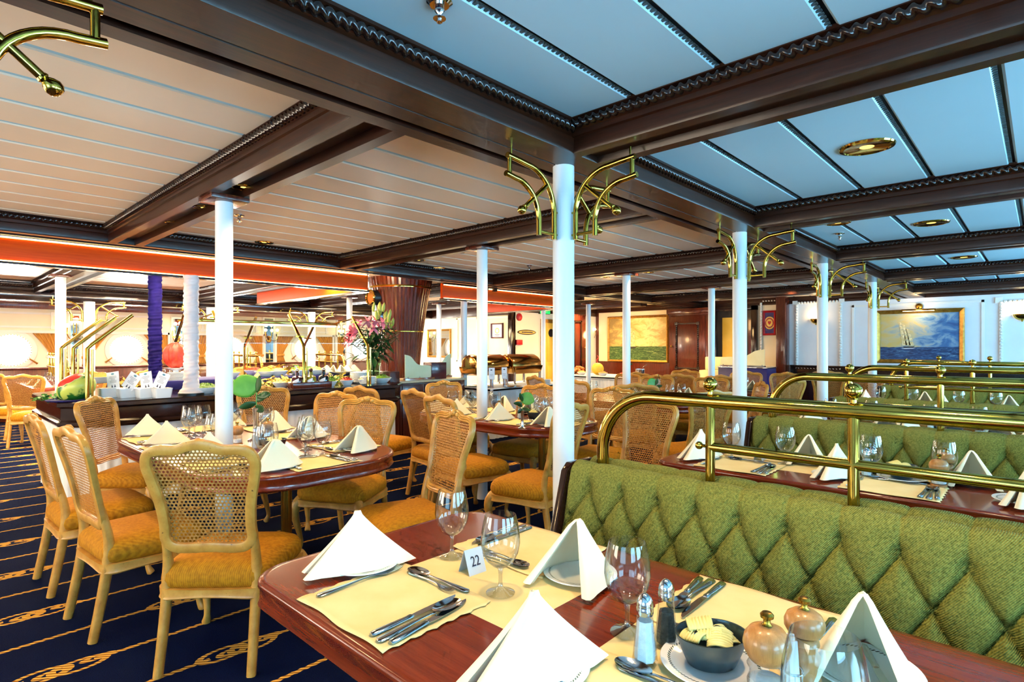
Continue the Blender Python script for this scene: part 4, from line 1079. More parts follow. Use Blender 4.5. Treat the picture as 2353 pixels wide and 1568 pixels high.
def wp(px, py, z=BZ + .001):
    p = at(px, py, z)
    if z == BZ + .001 and p[1] > 6.85:
        p = at(px, py, BZ + .101); y = max(6.98, min(p[1], 7.5)); p = (on_y(px, y), y, BZ + .101)
    return p
tag(MB().box(0, 2.5, 0, .7, 0, .10).build('display_riser', NAVY, loc=(1.75, 6.86, BZ), bev=.01), 'navy cloth covered riser along the back of the buffet', 'riser')
# watermelon
t = thing('carved_watermelon', 'carved watermelon with red opened side on the buffet corner', 'watermelon', at(176, 919, BZ + .001), 0)
M0 = Matrix.Translation((0, 0, .105)) @ Matrix.Rotation(math.radians(-46.85), 4, 'Z') @ Matrix.Rotation(math.radians(-26), 4, 'Y')
m = MB(); m.ball((0, 0, 0), .118, 36, 1); m.xf(M0 @ Matrix.Diagonal((1.38, 1, 1, 1))).build('rind', RIND, t)
D0 = (M0.to_3x3().inverted() @ Vector((-.50, -.30, .62))).normalized(); D1 = (M0.to_3x3().inverted() @ Vector((.62, -.3, .5))); D1 = (D1 - D0 * D1.dot(D0)).normalized(); D2 = D0.cross(D1)
def patch(k, off, wav, mat, name):
    def fn(i, j):
        ph = 2 * PI * j; rr = i * k * (1 + wav * abs(math.sin(ph * 5)))
        a, b = rr * math.cos(ph), rr * .62 * math.sin(ph)
        v = (D0 + D1 * a + D2 * b).normalized() * (.118 + off)
        return M0 @ Vector((v.x * 1.38, v.y, v.z))
    MB().grid(fn, 14, 70).build(name, mat, t, angle=80)
patch(.86, .0018, .12, pm('melon_rim', (226, 222, 130), (238, 234, 170), 20, .4), 'pale_rim')
patch(.74, .0045, .14, pm('melon_flesh', (196, 26, 20), (222, 52, 36), 14, .35, bump=.5, bscale=26), 'red_flesh')
def greens(loc, R, H, label, mat=GREEN_L, name='parsley_garnish', cat='garnish', n=60, seed=1):
    rnd = random.Random(seed); m = MB()
    for k in range(n):
        a = rnd.uniform(0, 2 * PI); r = R * math.sqrt(rnd.random()); z = H * rnd.random() * (1 - (r / R) ** 2 * .6)
        M = Matrix.Translation((r * math.cos(a), r * math.sin(a), z)) @ Matrix.Rotation(a, 4, 'Z') @ Matrix.Rotation(rnd.uniform(-1.2, .4), 4, 'Y') @ Matrix.Rotation(rnd.uniform(-.6, .6), 4, 'X')
        s = R * rnd.uniform(.3, .55)
        m.grid(lambda i, j: M @ Vector((s * i, s * .45 * (j - .5) * math.sin(PI * min(.98, i + .08)) * 1.6, -.3 * s * i * i + .1 * s * math.sin(9 * i + 7 * j))), 4, 4)
    o = m.build(name, mat, loc=loc, angle=80, fix=False)
    return tag(o, label, cat)
greens(at(122, 919, BZ + .001), .11, .06, 'curly green garnish at the foot of the watermelon')
tag(MB().lathe([(0, 0), (.16, 0), (.17, .012), (.165, .014), (.155, .005), (0, .005)], 30).build('serving_tray', NAVY, loc=at(160, 921, BZ + .001)), 'dark blue tray edge below the watermelon', 'tray')
# white ramekins and menu cards
def make_ramekin():
    def sq(h, z): return [(x, y, z) for x, y in rrect(-h, h, -h, h, h * .25, 4)]
    t = thing('dressing_tub', '', 'tub')
    MB().loft([sq(.066, 0), sq(.072, .02), sq(.080, .085), sq(.082, .095), sq(.077, .095), sq(.072, .06)], True, True).build('tub_shell', CHINA, t, angle=50)
    MB().loft([sq(.070, .06), sq(.074, .074)]).build('dressing', FOODY, t)
    return t
tub = Proto(make_ramekin)
for px, l in ((249, 'first white square dressing tub, next to the watermelon'), (291, 'second white square dressing tub'), (334, 'third white square dressing tub'), (371, 'fourth white square dressing tub, next to the pillar')):
    tub(wp(px, 914), .04, l, 'white dressing tubs', .93)
def make_card():
    t = thing('menu_card', '', 'menu card')
    MB().box(-.056, .056, -.0006, .0006, 0, .155).build('card', PAPER, t)
    m = MB(); rnd = random.Random(2)
    for k in range(6):
        w = rnd.uniform(.018, .034); m.box(-w, w, -.0012, -.0007, .112 - .011 * k, .1145 - .011 * k)
    m.build('printed_lines_text', INK, t)
    MB().lathe([(0, 0), (.014, 0), (.014, .001), (0, .001)], 16, (0, -.0007, .136), Matrix.Rotation(PI / 2, 4, 'X') @ Matrix.Diagonal((1, .6, 1, 1))).build('round_logo', pm('teal_print', (70, 130, 150), (90, 150, 170), 30, .6), t)
    m = MB()
    for x in (-.012, .014): m.ball((x, -.001, .033), .004, 8).lathe([(.008, 0), (.004, .016), (0, .018)], 8, (x, -.001, .012))
    m.xf(Matrix.Diagonal((1, .3, 1, 1))).build('little_figure_print', INK, t)
    return t
card = Proto(make_card)
for px, py, tilt, l in ((259, 892, .12, 'white menu card tilted outward behind the first tub'), (288, 892, -.42, 'white menu card leaning across behind the second tub'), (338, 892, .16, 'white menu card behind the third tub'), (361, 892, -.28, 'white menu card leaning behind the fourth tub')):
    x, y, z = at(px, py + 24, BZ + .001)
    o = card((x + .02, y + .05 + .01 * (px % 3), z + .085), math.radians(-46), l, 'menu cards'); o.rotation_euler = (-.12, -tilt * 1.3, math.radians(-46))
# plates in stacks
def make_dp(): return tag(MB().lathe([(0, .004), (.07, .004), (.074, 0), (.08, .004), (.125, .016), (.127, .018), (.125, .02), (.08, .009), (0, .008)], 36).build('dinner_plate', CHINA, angle=60), '', 'plate')
dplate = Proto(make_dp)
def stack(px, py, n, z, where, sc=.8, xmin=-9):
    x, y, _ = wp(px, py, z); x = max(x, xmin)
    for k in range(n): dplate((x, y, z + .0118 * k), .3 * k, 'white dinner plate in the stack ' + where, 'plates stacked ' + where, (sc, sc, 1))
stack(408, 893, 15, BZ + .001, 'against the white wrapped pillar')
stack(474, 886, 7, BZ + .001, 'half hidden by the oval table column', .85)
stack(826, 880, 11, BZ + .001, 'by the brass guard post, taller one', .95)
stack(846, 884, 8, BZ + .001, 'by the brass guard post, lower one', .8)
stack(1411, 869, 6, .772, 'on the carving buffet', .9, 9.95)
# bowls of food
def make_food(mat, oval, name, H):
    def f():
        t = thing(name, '', 'bowl')
        MB().lathe([(0, 0), (.06, 0), (.07, .008), (.105, .05), (.118, .072), (.114, .073), (.10, .052), (.06, .014), (0, .012)], 32, sy=oval).build('bowl_shell', CHINA, t)
        rnd = random.Random(9)
        def fn(i, j):
            a = 2 * PI * j; r = .105 * i; return (r * math.cos(a), oval * r * math.sin(a), .062 + 1.5 * H * (1 - i * i) + .014 * rnd.uniform(-1, 1) * (1 if 0 < i < 1 else 0) * (1 if 0 < j < 1 else 0))
        MB().grid(fn, 9, 34).build('food', mat, t, angle=60)
        return t
    return Proto(f)
fb = {'g': make_food(FOODG, .75, 'salad_bowl', .035), 'y': make_food(FOODY, .75, 'salad_bowl', .03), 'r': make_food(FOODR, .75, 'salad_bowl', .03), 'o': make_food(FOODO, .75, 'salad_bowl', .035)}
for px, py, k, s, l in ((473, 905, 'g', 1.25, 'white oval bowl of green leaves beside the wrapped pillar'), (560, 892, 'y', 1.1, 'white dish of yellow salad past the oval table column'), (609, 880, 'o', 1.2, 'dish of mixed salad behind the green leaf vase'),
    (648, 892, 'y', 1.0, 'white dish of pale beans before the oil bottles'), (640, 868, 'y', 1.1, 'dish of yellow lettuce behind the oil bottles'), (584, 862, 'r', 1.2, 'platter of red prawns under the lamp bar'), (634, 858, 'r', 1.2, 'second red platter under the lamp bar'),
    (758, 889, 'g', .85, 'small white bowl of green beans beside the bottles'), (797, 886, 'r', .85, 'small white bowl of red pickles'), (837, 884, 'y', .8, 'small white bowl before the guard post'), (877, 880, 'g', 1.35, 'large white bowl of green lettuce at the buffet end'),
    (725, 862, 'y', 1.3, 'long dish of white cheese behind the bottles'), (528, 870, 'o', 1.1, 'dish of tomatoes hidden by the column'), (232, 897, 'o', 1.3, 'dish of shrimp beside the brass guard post'), (690, 866, 'o', 1.1, 'wooden dish of salad behind the bottles')):
    fb[k](wp(px, py), .4, l, 'buffet bowls', (s, s, .9))
for k, (px, y, R, mt, l) in enumerate(((548, 6.5, .15, GREEN_L, 'heap of green lettuce past the oval table column'), (590, 6.75, .16, FOODY, 'heap of pale yellow lettuce behind the leaf vase'), (655, 6.6, .14, FOODY, 'heap of yellow peppers before the oil bottles'),
    (632, 7.1, .16, FOODO, 'heap of mixed salad on the navy riser'), (700, 7.1, .15, GREEN_L, 'heap of green salad on the navy riser behind the bottles'), (760, 6.4, .13, FOODG, 'heap of dark green salad beside the bottles'), (778, 6.75, .15, FOODY, 'heap of yellow cheese leaves below the napkin platter'), (300, 7.05, .15, FOODO, 'heap of shrimp salad behind the menu cards'))):
    greens((on_y(px, y), y, BZ + (.101 if y > 6.86 and 1.75 < on_y(px, y) < 4.2 else .001)), R, R * .75, l, mt, 'salad_heap', 'salad', 70, 30 + k)
x = on_y(404, 7.15)
t = thing('red_fruit_carving', 'red carved fruit centrepiece behind the white wrapped pillar', 'carved fruit', (x, 7.15, BZ + .101))
MB().lathe([(0, 0), (.09, 0), (.03, .03), (.03, .10), (.12, .13), (0, .13)], 24).build('pedestal', CHINA, t)
m = MB(); m.grid(lambda i, j: ((.11 + .022 * math.sin(5 * 2 * PI * j)) * math.sin(PI * i) * math.cos(2 * PI * j), (.11 + .022 * math.sin(5 * 2 * PI * j)) * math.sin(PI * i) * math.sin(2 * PI * j), .27 - .15 * math.cos(PI * i)), 14, 50)
m.build('carved_flesh', FOODR, t, angle=80)
# oil bottles in a wooden trough
t = thing('bottle_trough', 'reddish wooden trough holding three dressing bottles', 'trough', wp(713, 893), 0)
MB().box(-.23, .23, -.065, .065, 0, .012).box(-.23, .23, -.065, -.053, .012, .075).box(-.23, .23, .053, .065, .012, .075).box(-.23, -.218, -.053, .053, .012, .075).box(.218, .23, -.053, .053, .012, .075).build('trough_body', W_CAB, t, bev=.003)
def bottle(px, mat, stop, l):
    x, y, _ = wp(713, 893); dx = (px - 713) / 1300 * 6.35 / .73
    t = thing('dressing_bottle', l, 'bottle', (x + dx, y, BZ + .014))
    MB().lathe([(0, 0), (.055, 0), (.06, .01), (.06, .09), (.05, .12), (.022, .135), (.018, .17), (.022, .175), (.016, .175)], 24).build('bottle_glass', mat, t)
    MB().ball((0, 0, .195), .022, 14).lathe([(.013, .165), (.015, .18), (0, .182)], 12).build('stopper', stop, t)
    q = Matrix.Rotation(math.radians(-43), 4, 'Z')
    MB().grid(lambda i, j: q @ Vector((.0612 * math.sin((i - .5) * 1.2), -.0612 * math.cos((i - .5) * 1.2), .04 + .035 * j + .035 * i)), 8, 2).build('slanted_label', PAPER, t, fix=False)
bottle(690, pm('red_wine_vinegar', (60, 14, 26), (80, 20, 34), 6, .08, coat=.4), CHROME, 'dark red dressing bottle, first in the wooden trough')
bottle(714, pm('olive_oil', (128, 118, 20), (150, 138, 34), 6, .08, coat=.4), W_CAB, 'olive oil bottle with round stopper, middle of the trough')
bottle(737, pm('balsamic', (10, 22, 30), (18, 34, 44), 6, .08, coat=.4), CHROME, 'black dressing bottle, last in the wooden trough')
# napkin cones on a white platter
tag(MB().lathe([(0, 0), (.12, 0), (.2, .03), (.205, .034), (.12, .01), (0, .01)], 32).build('oval_platter', CHINA, loc=wp(782, 876)), 'white platter carrying folded white napkins', 'platter')
for k in range(5):
    x, y, z = wp(752 + 15 * k, 874 - 2 * (k % 2)); napkin((x, y, z + .025), .8 * k, 'white folded napkin standing on the white platter', 'napkins on the white platter', .62)
# sneeze guards
t = thing('sneeze_guard', 'brass and glass sneeze guard slanting over the watermelon', 'sneeze guard', (1.05, 5.98, BZ))
for y in (0, .61, 1.2):
    MB().tube([(0, y, 0), (0, y, .455), (.03, y, .49), (.33, y, .755)], .0165, 12).tube([(.035, y, 0), (.035, y, .45)], .010, 10).build('brass_post', BRASS, t)
    MB().lathe([(0, 0), (.03, 0), (.03, .008), (0, .008)], 16, (0, y, 0)).build('foot', BRASS, t)
m = MB(); m.loft([[(x, y, z), (x, y, z + .006)] for y in (0,) for x, z in ()] or [[(.04, .02, .495), (.04, .02, .501), (.04, 1.18, .501), (.04, 1.18, .495)], [(.32, .02, .742), (.32, .02, .748), (.32, 1.18, .748), (.32, 1.18, .742)]])
m.build('glass_pane', PANE, t)
t = thing('sneeze_guard', 'long brass and glass sneeze guard with a lit lamp bar', 'sneeze guard', (2.18, 5.98, BZ))
for x in (0, .82, 1.64):
    for s, y0 in ((1, 0), (-1, 1.62)):
        MB().tube([(x, y0, 0), (x, y0, .46), (x, y0 + s * .02, .50), (x, y0 + s * .36, .84)], .0165, 12).tube([(x + .035, y0, 0), (x + .035, y0, .46)], .009, 8).build('brass_post', BRASS, t)
        MB().box(x - .05, x + .05, y0 + s * .10 - .012, y0 + s * .10 + .012, .575, .592).build('clamp', BRASS_D, t); MB().box(x - .05, x + .05, y0 + s * .29 - .012, y0 + s * .29 + .012, .765, .782).build('clamp', BRASS_D, t)
for s, y0 in ((1, 0), (-1, 1.62)):
    MB().loft([[(x, y0 + s * a, z) for a, z in ((.03, .505), (.03, .511), (.35, .836), (.35, .830))] for x in (.03, 1.61)]).build('glass_pane', PANE, t)
MB().box(-.02, 1.66, .74, .88, .74, .78).build('lamp_bar', BRASS, t, bev=.006)
MB().box(0, 1.64, .755, .865, .725, .74).build('lamp_tube', BULB, t)
MB().tube([(0, .34, .82), (0, .8, .77), (0, 1.28, .82)], .01, 8).tube([(1.64, .34, .82), (1.64, .8, .77), (1.64, 1.28, .82)], .01, 8).build('cross_bar', BRASS, t)
# lily bouquet
t = thing('lily_bouquet', 'tall bouquet of pink lilies and green buds in a glass vase', 'flower arrangement', (4.27, 6.55, BZ))
MB().lathe([(0, 0), (.075, 0), (.08, .01), (.085, .2), (.11, .30), (.106, .30), (.08, .2), (.07, .012), (0, .012)], 26).build('glass_vase', GLASS_G, t)
rnd = random.Random(21)
def blade(m, base, d, L, W, droop, n=6):
    d = Vector(d).normalized(); sd = d.cross(Vector((0, 0, 1))); sd = sd.normalized() if sd.length > .01 else Vector((1, 0, 0)); up = sd.cross(d)
    m.grid(lambda i, j: Vector(base) + d * (L * i) + sd * (W * (j - .5) * 2 * math.sin(PI * (.08 + .92 * i) ** .8) * (1 if i < 1 else 0)) - Vector((0, 0, 1)) * (droop * i * i) + up * (.25 * W * (2 * abs(j - .5))), n, 2)
m = MB(); 
for k in range(26):
    a = rnd.uniform(0, 6.28); e = rnd.uniform(.5, 1.35); L = rnd.uniform(.35, .6)
    m.tube([(0, 0, .06), (.02 * math.cos(a), .02 * math.sin(a), .3), (L * math.cos(e) * math.cos(a), L * math.cos(e) * math.sin(a), .3 + L * math.sin(e))], .004, 5)
m.build('stems', GREEN_D, t, angle=80)
m = MB()
for k in range(210):
    a = rnd.uniform(0, 6.28); r = rnd.uniform(.0, .27); z = rnd.uniform(.30, .72)
    blade(m, (r * math.cos(a), r * math.sin(a), z), (math.cos(a), math.sin(a), rnd.uniform(-.7, .8)), rnd.uniform(.08, .17), rnd.uniform(.018, .03), .04)
m.build('foliage', GREEN_D, t, angle=80, fix=False)
cam_dir = math.radians(43.15 + 180)
for k in range(22):
    a = rnd.uniform(0, 6.28); e = rnd.uniform(.15, 1.1); R_ = .34
    left = -1 if k < 16 else 1
    if k < 16: a = math.radians(43.15 + 90) + rnd.uniform(-1.5, .9)
    c = Vector((R_ * math.cos(e) * math.cos(a), R_ * math.cos(e) * math.sin(a), .45 + .42 * math.sin(e))); m = MB(); ax = Vector((math.cos(a), math.sin(a), .4)).normalized()
    u = ax.cross(Vector((0, 0, 1))).normalized(); w = ax.cross(u)
    for q in range(6):
        b = 2 * PI * q / 6; blade(m, c, ax * .55 + u * math.cos(b) + w * math.sin(b), .125, .026, .03, 6)
    m.build('lily_flower', PINK, t, angle=80, fix=False)
for k in range(16):
    a = math.radians(43.15 - 90) + rnd.uniform(-1.4, 1.6); e = rnd.uniform(.5, 1.3); R_ = rnd.uniform(.3, .42)
    c = (R_ * math.cos(e) * math.cos(a), R_ * math.cos(e) * math.sin(a), .45 + .52 * math.sin(e))
    MB().lathe([(0, 0), (.015, .016), (.023, .055), (.017, .105), (0, .14)], 10, c, Matrix.Rotation(rnd.uniform(-.3, .3), 4, 'X')).build('lily_bud', BUDG, t)
# funnel shaped mast casing with brass bands
t = thing('mast_casing', 'flared mahogany plank mast casing with brass bands', 'mast casing', (5.29, 7.36, 0))
def casing(z): q = max(0, (z - .8) / 1.6); return .29 + .05 * q + .15 * q * q, .0
rings = []; n = 92
for k in range(16):
    z = 2.45 * k / 15; r, dx = casing(z)
    rings.append([((r - (.006 if i % 2 else 0)) * math.cos(2 * PI * i / n), (r - (.006 if i % 2 else 0)) * math.sin(2 * PI * i / n), z) for i in range(n)])
MB().loft(rings).build('plank_cladding', W_CAB, t, angle=12)
for z, w in ((2.30, .014), (1.62, .010)):
    r, _ = casing(z); MB().lathe([(r, -w), (r + .012, -w), (r + .014, 0), (r + .012, w), (r, w)], 60, (0, 0, z)).build('brass_band', BRASS, t)
Rf = Matrix.Rotation(math.radians(43.15 + 180 - 40), 4, 'Z') @ Matrix.Rotation(PI / 2, 4, 'Y')
def on_casing(name, label, cat, ang, z):
    r, _ = casing(z); a = math.radians(ang); return thing(name, label, cat, (5.29 + (r + .005) * math.cos(a), 7.36 + (r + .005) * math.sin(a), z), a)
t = on_casing('ship_clock', 'round brass ship clock on the mast casing', 'clock', 178, 2.13)
RY = Matrix.Rotation(PI / 2, 4, 'Y')
MB().lathe([(0, -.06), (.11, -.06), (.115, .02), (.1, .09), (0, .09)], 32, M=RY).build('case', BLACK, t)
MB().lathe([(.098, .085), (.118, .085), (.122, .1), (.112, .115), (.098, .105)], 32, M=RY).build('bezel', BRASS, t)
MB().lathe([(0, .097), (.1, .097)], 32, M=RY).build('dial', BRASS_D, t)
t = on_casing('brass_instrument', 'square brass instrument box below the ship clock', 'instrument', 182, 1.86)
MB().box(-.05, .07, -.10, .10, -.075, .075).build('case', W_DARK, t, bev=.006)
MB().box(.07, .076, -.085, .085, -.06, .06).build('face_plate', pm('brass_plate_face', (206, 190, 150), (220, 206, 170), 8, .4, .3), t)
# sideboard
t = thing('sideboard', 'dark mahogany sideboard with cream top behind the cane chair', 'sideboard', (4.58, 6.38, 0))
MB().box(0, 1.18, 0, .62, 0, .885).build('carcass', W_CAB, t, bev=.006)
MB().box(-.02, 1.2, -.02, .64, .885, .915).build('counter_slab', STONE, t, bev=.006)
for k in range(3):
    d = MB().box(.03 + .385 * k, .385 + .385 * k, -.018, 0, .66, .86).build('drawer', W_CAB, t, bev=.004)
    MB().lathe([(0, 0), (.012, .004), (.016, .018), (0, .026)], 14, (.21 + .385 * k, -.018, .76), Matrix.Rotation(PI / 2, 4, 'X')).build('knob', BRASS, d)
    d = MB().box(.03 + .385 * k, .385 + .385 * k, -.018, 0, .06, .64).build('door', W_CAB, t, bev=.004)
    MB().lathe([(0, 0), (.012, .004), (.016, .018), (0, .026)], 14, (.34 + .385 * k, -.018, .4), Matrix.Rotation(PI / 2, 4, 'X')).build('knob', BRASS, d)
tag(MB().box(0, .16, -.02, .66, 0, 1.05).build('side_partition', W_CAB, loc=(4.40, 6.38, 0), bev=.006), 'reddish wooden divider between buffet and sideboard', 'divider', kind='thing')
tag(MB().box(-.14, .14, -.1, .1, 0, .24).build('lacquer_box', REDBOX, loc=(5.32, 6.55, .916), bev=.005), 'dark red box standing on the sideboard', 'box')
def screen(loc, rz, label, w=.42, star=False):
    t = thing('counter_screen', label, 'screen', loc, rz)
    P = spline([(w, .06, 0), (w, .17, 0), (w * .85, .2, 0), (w * .45, .22, 0), (w * .2, .33, 0), (0, .36, 0)], 6)
    o = [(0, .03)] + [(w, .03)] + [(p.x, p.y) for p in P]
    MB().loft([[(x, y, z) for x, z in o] for y in (0, .012)]).build('frosted_panel', ACRYL_C, t, angle=30)
    for x in (.05, w * .5, w - .05): MB().lathe([(0, 0), (.014, 0), (.014, .035), (.008, .05), (0, .05)], 12, (x, .006, 0)).build('clip_foot', CHROME, t)
    MB().box(-.01, w + .01, -.02, .03, -.0, .03).build('metal_base', CHROME, t)
    if star:
        s = [(.05 * (1 if k % 2 == 0 else .4) * math.cos(PI / 2 + k * PI / 5), .05 * (1 if k % 2 == 0 else .4) * math.sin(PI / 2 + k * PI / 5)) for k in range(10)]
        MB().loft([[(x + w * .2, y, z + .2) for x, z in s] for y in (-.006, -.001)]).build('star', CHROME, t, angle=20)
screen((4.72, 6.46, .916), 0, 'frosted cream screen on the sideboard beside the bouquet', .5); screen((5.75, 6.7, .916), PI * .98, 'frosted cream screen on the sideboard beside the thin column', .42)
# ================================================================== CHAFING DISH BUFFET
counter('chafing_table', 'white skirted table carrying the chafing dishes', 5.86, 7.75, 5.9, 6.85, .77, .06, .03, FABW, FABW)
def make_chafer():
    t = thing('chafing_dish', '', 'chafing dish')
    L, R = .36, .2
    o = [(R * math.cos(a), .30 + R * .95 * math.sin(a)) for a in [PI * i / 16 for i in range(17)]]
    MB().loft([[(x, y * k, .30 + (z - .30) * k) for y, z in o] for x, k in ((-L, .8), (-L + .012, .93), (-L + .05, 1), (L - .05, 1), (L - .012, .93), (L, .8))]).build('roll_lid', COPPER, t, angle=35)
    MB().loft([[(x * k, y * k, z) for x, y in rrect(-L - .02, L + .02, -R - .02, R + .02, .05, 5)] for k, z in ((.8, .17), (.93, .2), (.99, .27), (1, .285), (1, .30))]).build('water_pan', COPPER, t, angle=35)
    for sx in (-1, 1):
        for sy in (-1, 1): MB().lathe([(0, 0), (.03, 0), (.03, .01), (.02, .02), (.02, .28)], 14, (sx * (L - .05), sy * (R - .02), 0)).build('leg', CHROME, t)
    MB().tube([(-.06, -R - .005, .345), (-.05, -R - .035, .35), (.05, -R - .035, .35), (.06, -R - .005, .345)], .007, 8).build('lid_handle', BRASS, t)
    return t
chafer = Proto(make_chafer)
chafer((5.98 + .25, 6.42, .772), 0, 'golden roll-top chafing dish behind the second oval column', 'chafing dishes'); chafer((6.98 + .05, 6.42, .772), 0, 'golden roll-top chafing dish beside the main column', 'chafing dishes')
for px, l in ((1131, 'thin white menu card on a steel stand before the chafing dishes'), (1146, 'second white menu card on a steel stand'), (1206, 'white menu card on a stand nearer the main column')):
    x, y, z = wp(px, 893, .772)
    t = thing('card_stand', l, 'menu stand', (max(x, 5.93), min(max(y, 5.98), 6.1), z), math.radians(-45))
    MB().lathe([(0, 0), (.022, 0), (.022, .13), (0, .13)], 16).build('steel_foot', STEEL, t); MB().box(-.04, .04, -.001, .001, .12, .30).build('card', PAPER, t); MB().box(-.02, .02, -.002, -.001, .18, .183).box(-.025, .025, -.002, -.001, .2, .203).box(-.014, .014, -.002, -.001, .26, .275).build('printed_text', INK, t)
for px, n_, l in ((1222, 8, 'beside the last menu stand'), (1240, 9, 'middle pile on the chafing table'), (1256, 7, 'next to the main column')):
    x, y, _ = wp(px, 885, .772)
    for k in range(n_): dplate((min(x, 7.6), min(y, 6.7), .772 + .0118 * k), 0, 'ringed soup plate in the pile ' + l, 'soup plates ' + l, (.6, .6, 1))
for px, l in ((1068, 'white round dish under the chafing lids'), (1100, 'second white dish under the chafing lids'), (1180, 'steel tray with ladle before the chafing dishes')):
    x, y, _ = wp(px, 890, .772); tag(MB().lathe([(0, 0), (.09, 0), (.14, .012), (.142, .015), (.09, .005), (0, .005)], 28).build('serving_dish', STEEL, loc=(min(max(x, 6.02), 7.6), min(y, 6.7), .773)), l, 'dish', 'dishes before the chafers')
# ================================================================== CARVING BUFFET at the back
counter('carving_table', 'gold-lit skirted carving buffet below the sea painting', 9.75, 10.75, 5.7, 7.9, .77, .06, .03, FABW, FABW)
rnd = random.Random(3)
x, y, _ = wp(1322, 866, .772)
for k in range(14):
    a = rnd.uniform(0, 6.28); r = rnd.uniform(0, .14)
    M = Matrix.Rotation(a, 4, 'Z') @ Matrix.Rotation(.3, 4, 'Y')
    o = MB().lathe([(0, -.09), (.025, -.07), (.034, 0), (.025, .07), (0, .09)], 12, M=M @ Matrix.Rotation(PI / 2, 4, 'Y')).build('bread_roll', pm('bread_crust', (150, 84, 30), (196, 126, 56), 20, .6, bump=.3) if k == 0 else bpy.data.materials['bread_crust'], loc=(10.2 + r * math.cos(a), 7.55 + r * math.sin(a), .81 + .05 * (k // 5)))
    tag(o, 'brown bread roll in the pile on the carving buffet', 'bread roll', 'bread rolls on the carving buffet')
t = thing('carved_melon', 'yellow and red carved melon on the carving buffet', 'carved fruit', (10.2, 7.02, .772))
MB().ball((0, 0, .13), .13, 24).build('yellow_rind', pm('melon_skin', (226, 186, 40), (240, 208, 80), 8, .4), t)
MB().lathe([(0, 0), (.09, -.005), (.1, -.02)], 24, (-.062, -.06, .14), Matrix.Rotation(math.radians(43), 4, 'Z') @ Matrix.Rotation(-PI / 2, 4, 'Y')).build('red_carving', FOODR, t)
MB().tube(spline([(0, 0, .25), (.0, .02, .32), (0, -.02, .37), (0, .01, .42)], 5), [.014] * 10 + [.01] * 5 + [.006], 8).build('fruit_spike', FOODR, t)
t = thing('soup_pot', 'steel pot with ladle on the carving buffet', 'pot', (10.2, 5.98, .772))
MB().lathe([(0, 0), (.09, 0), (.095, .01), (.095, .15), (.1, .155), (.092, .155), (.088, .012)], 26).build('pot_body', STEEL, t); MB().tube([(0, 0, .05), (.05, -.05, .2), (.1, -.1, .24)], .006, 8).build('ladle', STEEL, t)
for y_, l, mt in ((6.75, 'dish of fruit beside the carved melon', 'o'), (7.3, 'dish of yellow cheese beside the bread', 'y'), (6.25, 'dish of roast beside the pot', 'r')):
    fb[mt]((10.0, y_, .772), .2, l, 'buffet bowls', (1.1, 1.1, .8))
vase((10.3, 6.32, .772), 0, 'tall leaf vase before the landscape sea painting')
# ================================================================== BACK WALLS
def picture(px0, px1, py0, py1, X, mat, fr, label, fw=.06, name='framed_painting', cat='painting', ship=None):
    y1, y0 = on_x(px0, X), on_x(px1, X); z1 = wz((px0 + px1) / 2, py0, X); z0 = wz((px0 + px1) / 2, py1, X)
    W, H = y1 - y0, z1 - z0
    t = thing(name, label, cat, (X, (y0 + y1) / 2, (z0 + z1) / 2))
    o = [(-W / 2, -H / 2), (W / 2, -H / 2), (W / 2, H / 2), (-W / 2, H / 2)]
    m = MB(); rings = []
    for k, d in ((0, 0), (0, -.03), (fw * .3, -.05), (fw * .6, -.035), (fw, -.025), (fw, -.012)):
        rings.append([(d, y - math.copysign(k, y), z - math.copysign(k, z)) for y, z in o])
    m.loft(rings, False, False).build('frame', fr, t, angle=20)
    MB().box(-.014, -.010, -W / 2 + fw * .9, W / 2 - fw * .9, -H / 2 + fw * .9, H / 2 - fw * .9).build('canvas', mat, t, angle=0)
    if ship: ship(t, W, H)
    return t, W, H
SAIL = pm('painted_sail', (196, 170, 110), (240, 226, 180), 30, .5); HULLP = pm('painted_hull', (30, 34, 40), (56, 48, 40), 20, .5); FOAMP = pm('painted_foam', (190, 206, 214), (226, 232, 234), 30, .5)
def ship_a(t, W, H):
    m = MB(); s = H * .012
    def quad(P, d=.0015): m.loft([[(x, -y * W, z * H) for y, z in P] for x in (-.0165, -.0165 - d)])
    # u measured to the picture's own right hand as fraction of width, v up as fraction of height
    for u, sc in ((-.155, 1.0), (-.115, .92), (-.075, .72)):
        z = -.17
        for k, h in enumerate((.115, .10, .09, .075, .06)):
            h *= sc; a, b = .028 - .003 * k, .028 - .003 * (k + 1); lean = -.012 * k
            quad([(u - a + lean, z), (u + a + lean, z + .01), (u + b + lean - .012, z + h * .92), (u - b + lean - .012, z + h * .9)]); z += h
    m.build('painted_sail_shapes_print', SAIL, t, angle=0)
    m = MB()
    m.loft([[(x, -u * W, v * H) for u, v in ((-.175, -.185), (-.06, -.185), (-.035, -.165), (-.06, -.205), (-.165, -.21))] for x in (-.0166, -.0185)]); m.build('painted_hull_print', HULLP, t, angle=0)
    m = MB(); m.loft([[(x, -u * W, v * H) for u, v in ((-.20, -.215), (-.03, -.212), (.0, -.2), (-.06, -.225), (-.16, -.232))] for x in (-.0166, -.0188)]); m.build('painted_foam_print', FOAMP, t, angle=0)
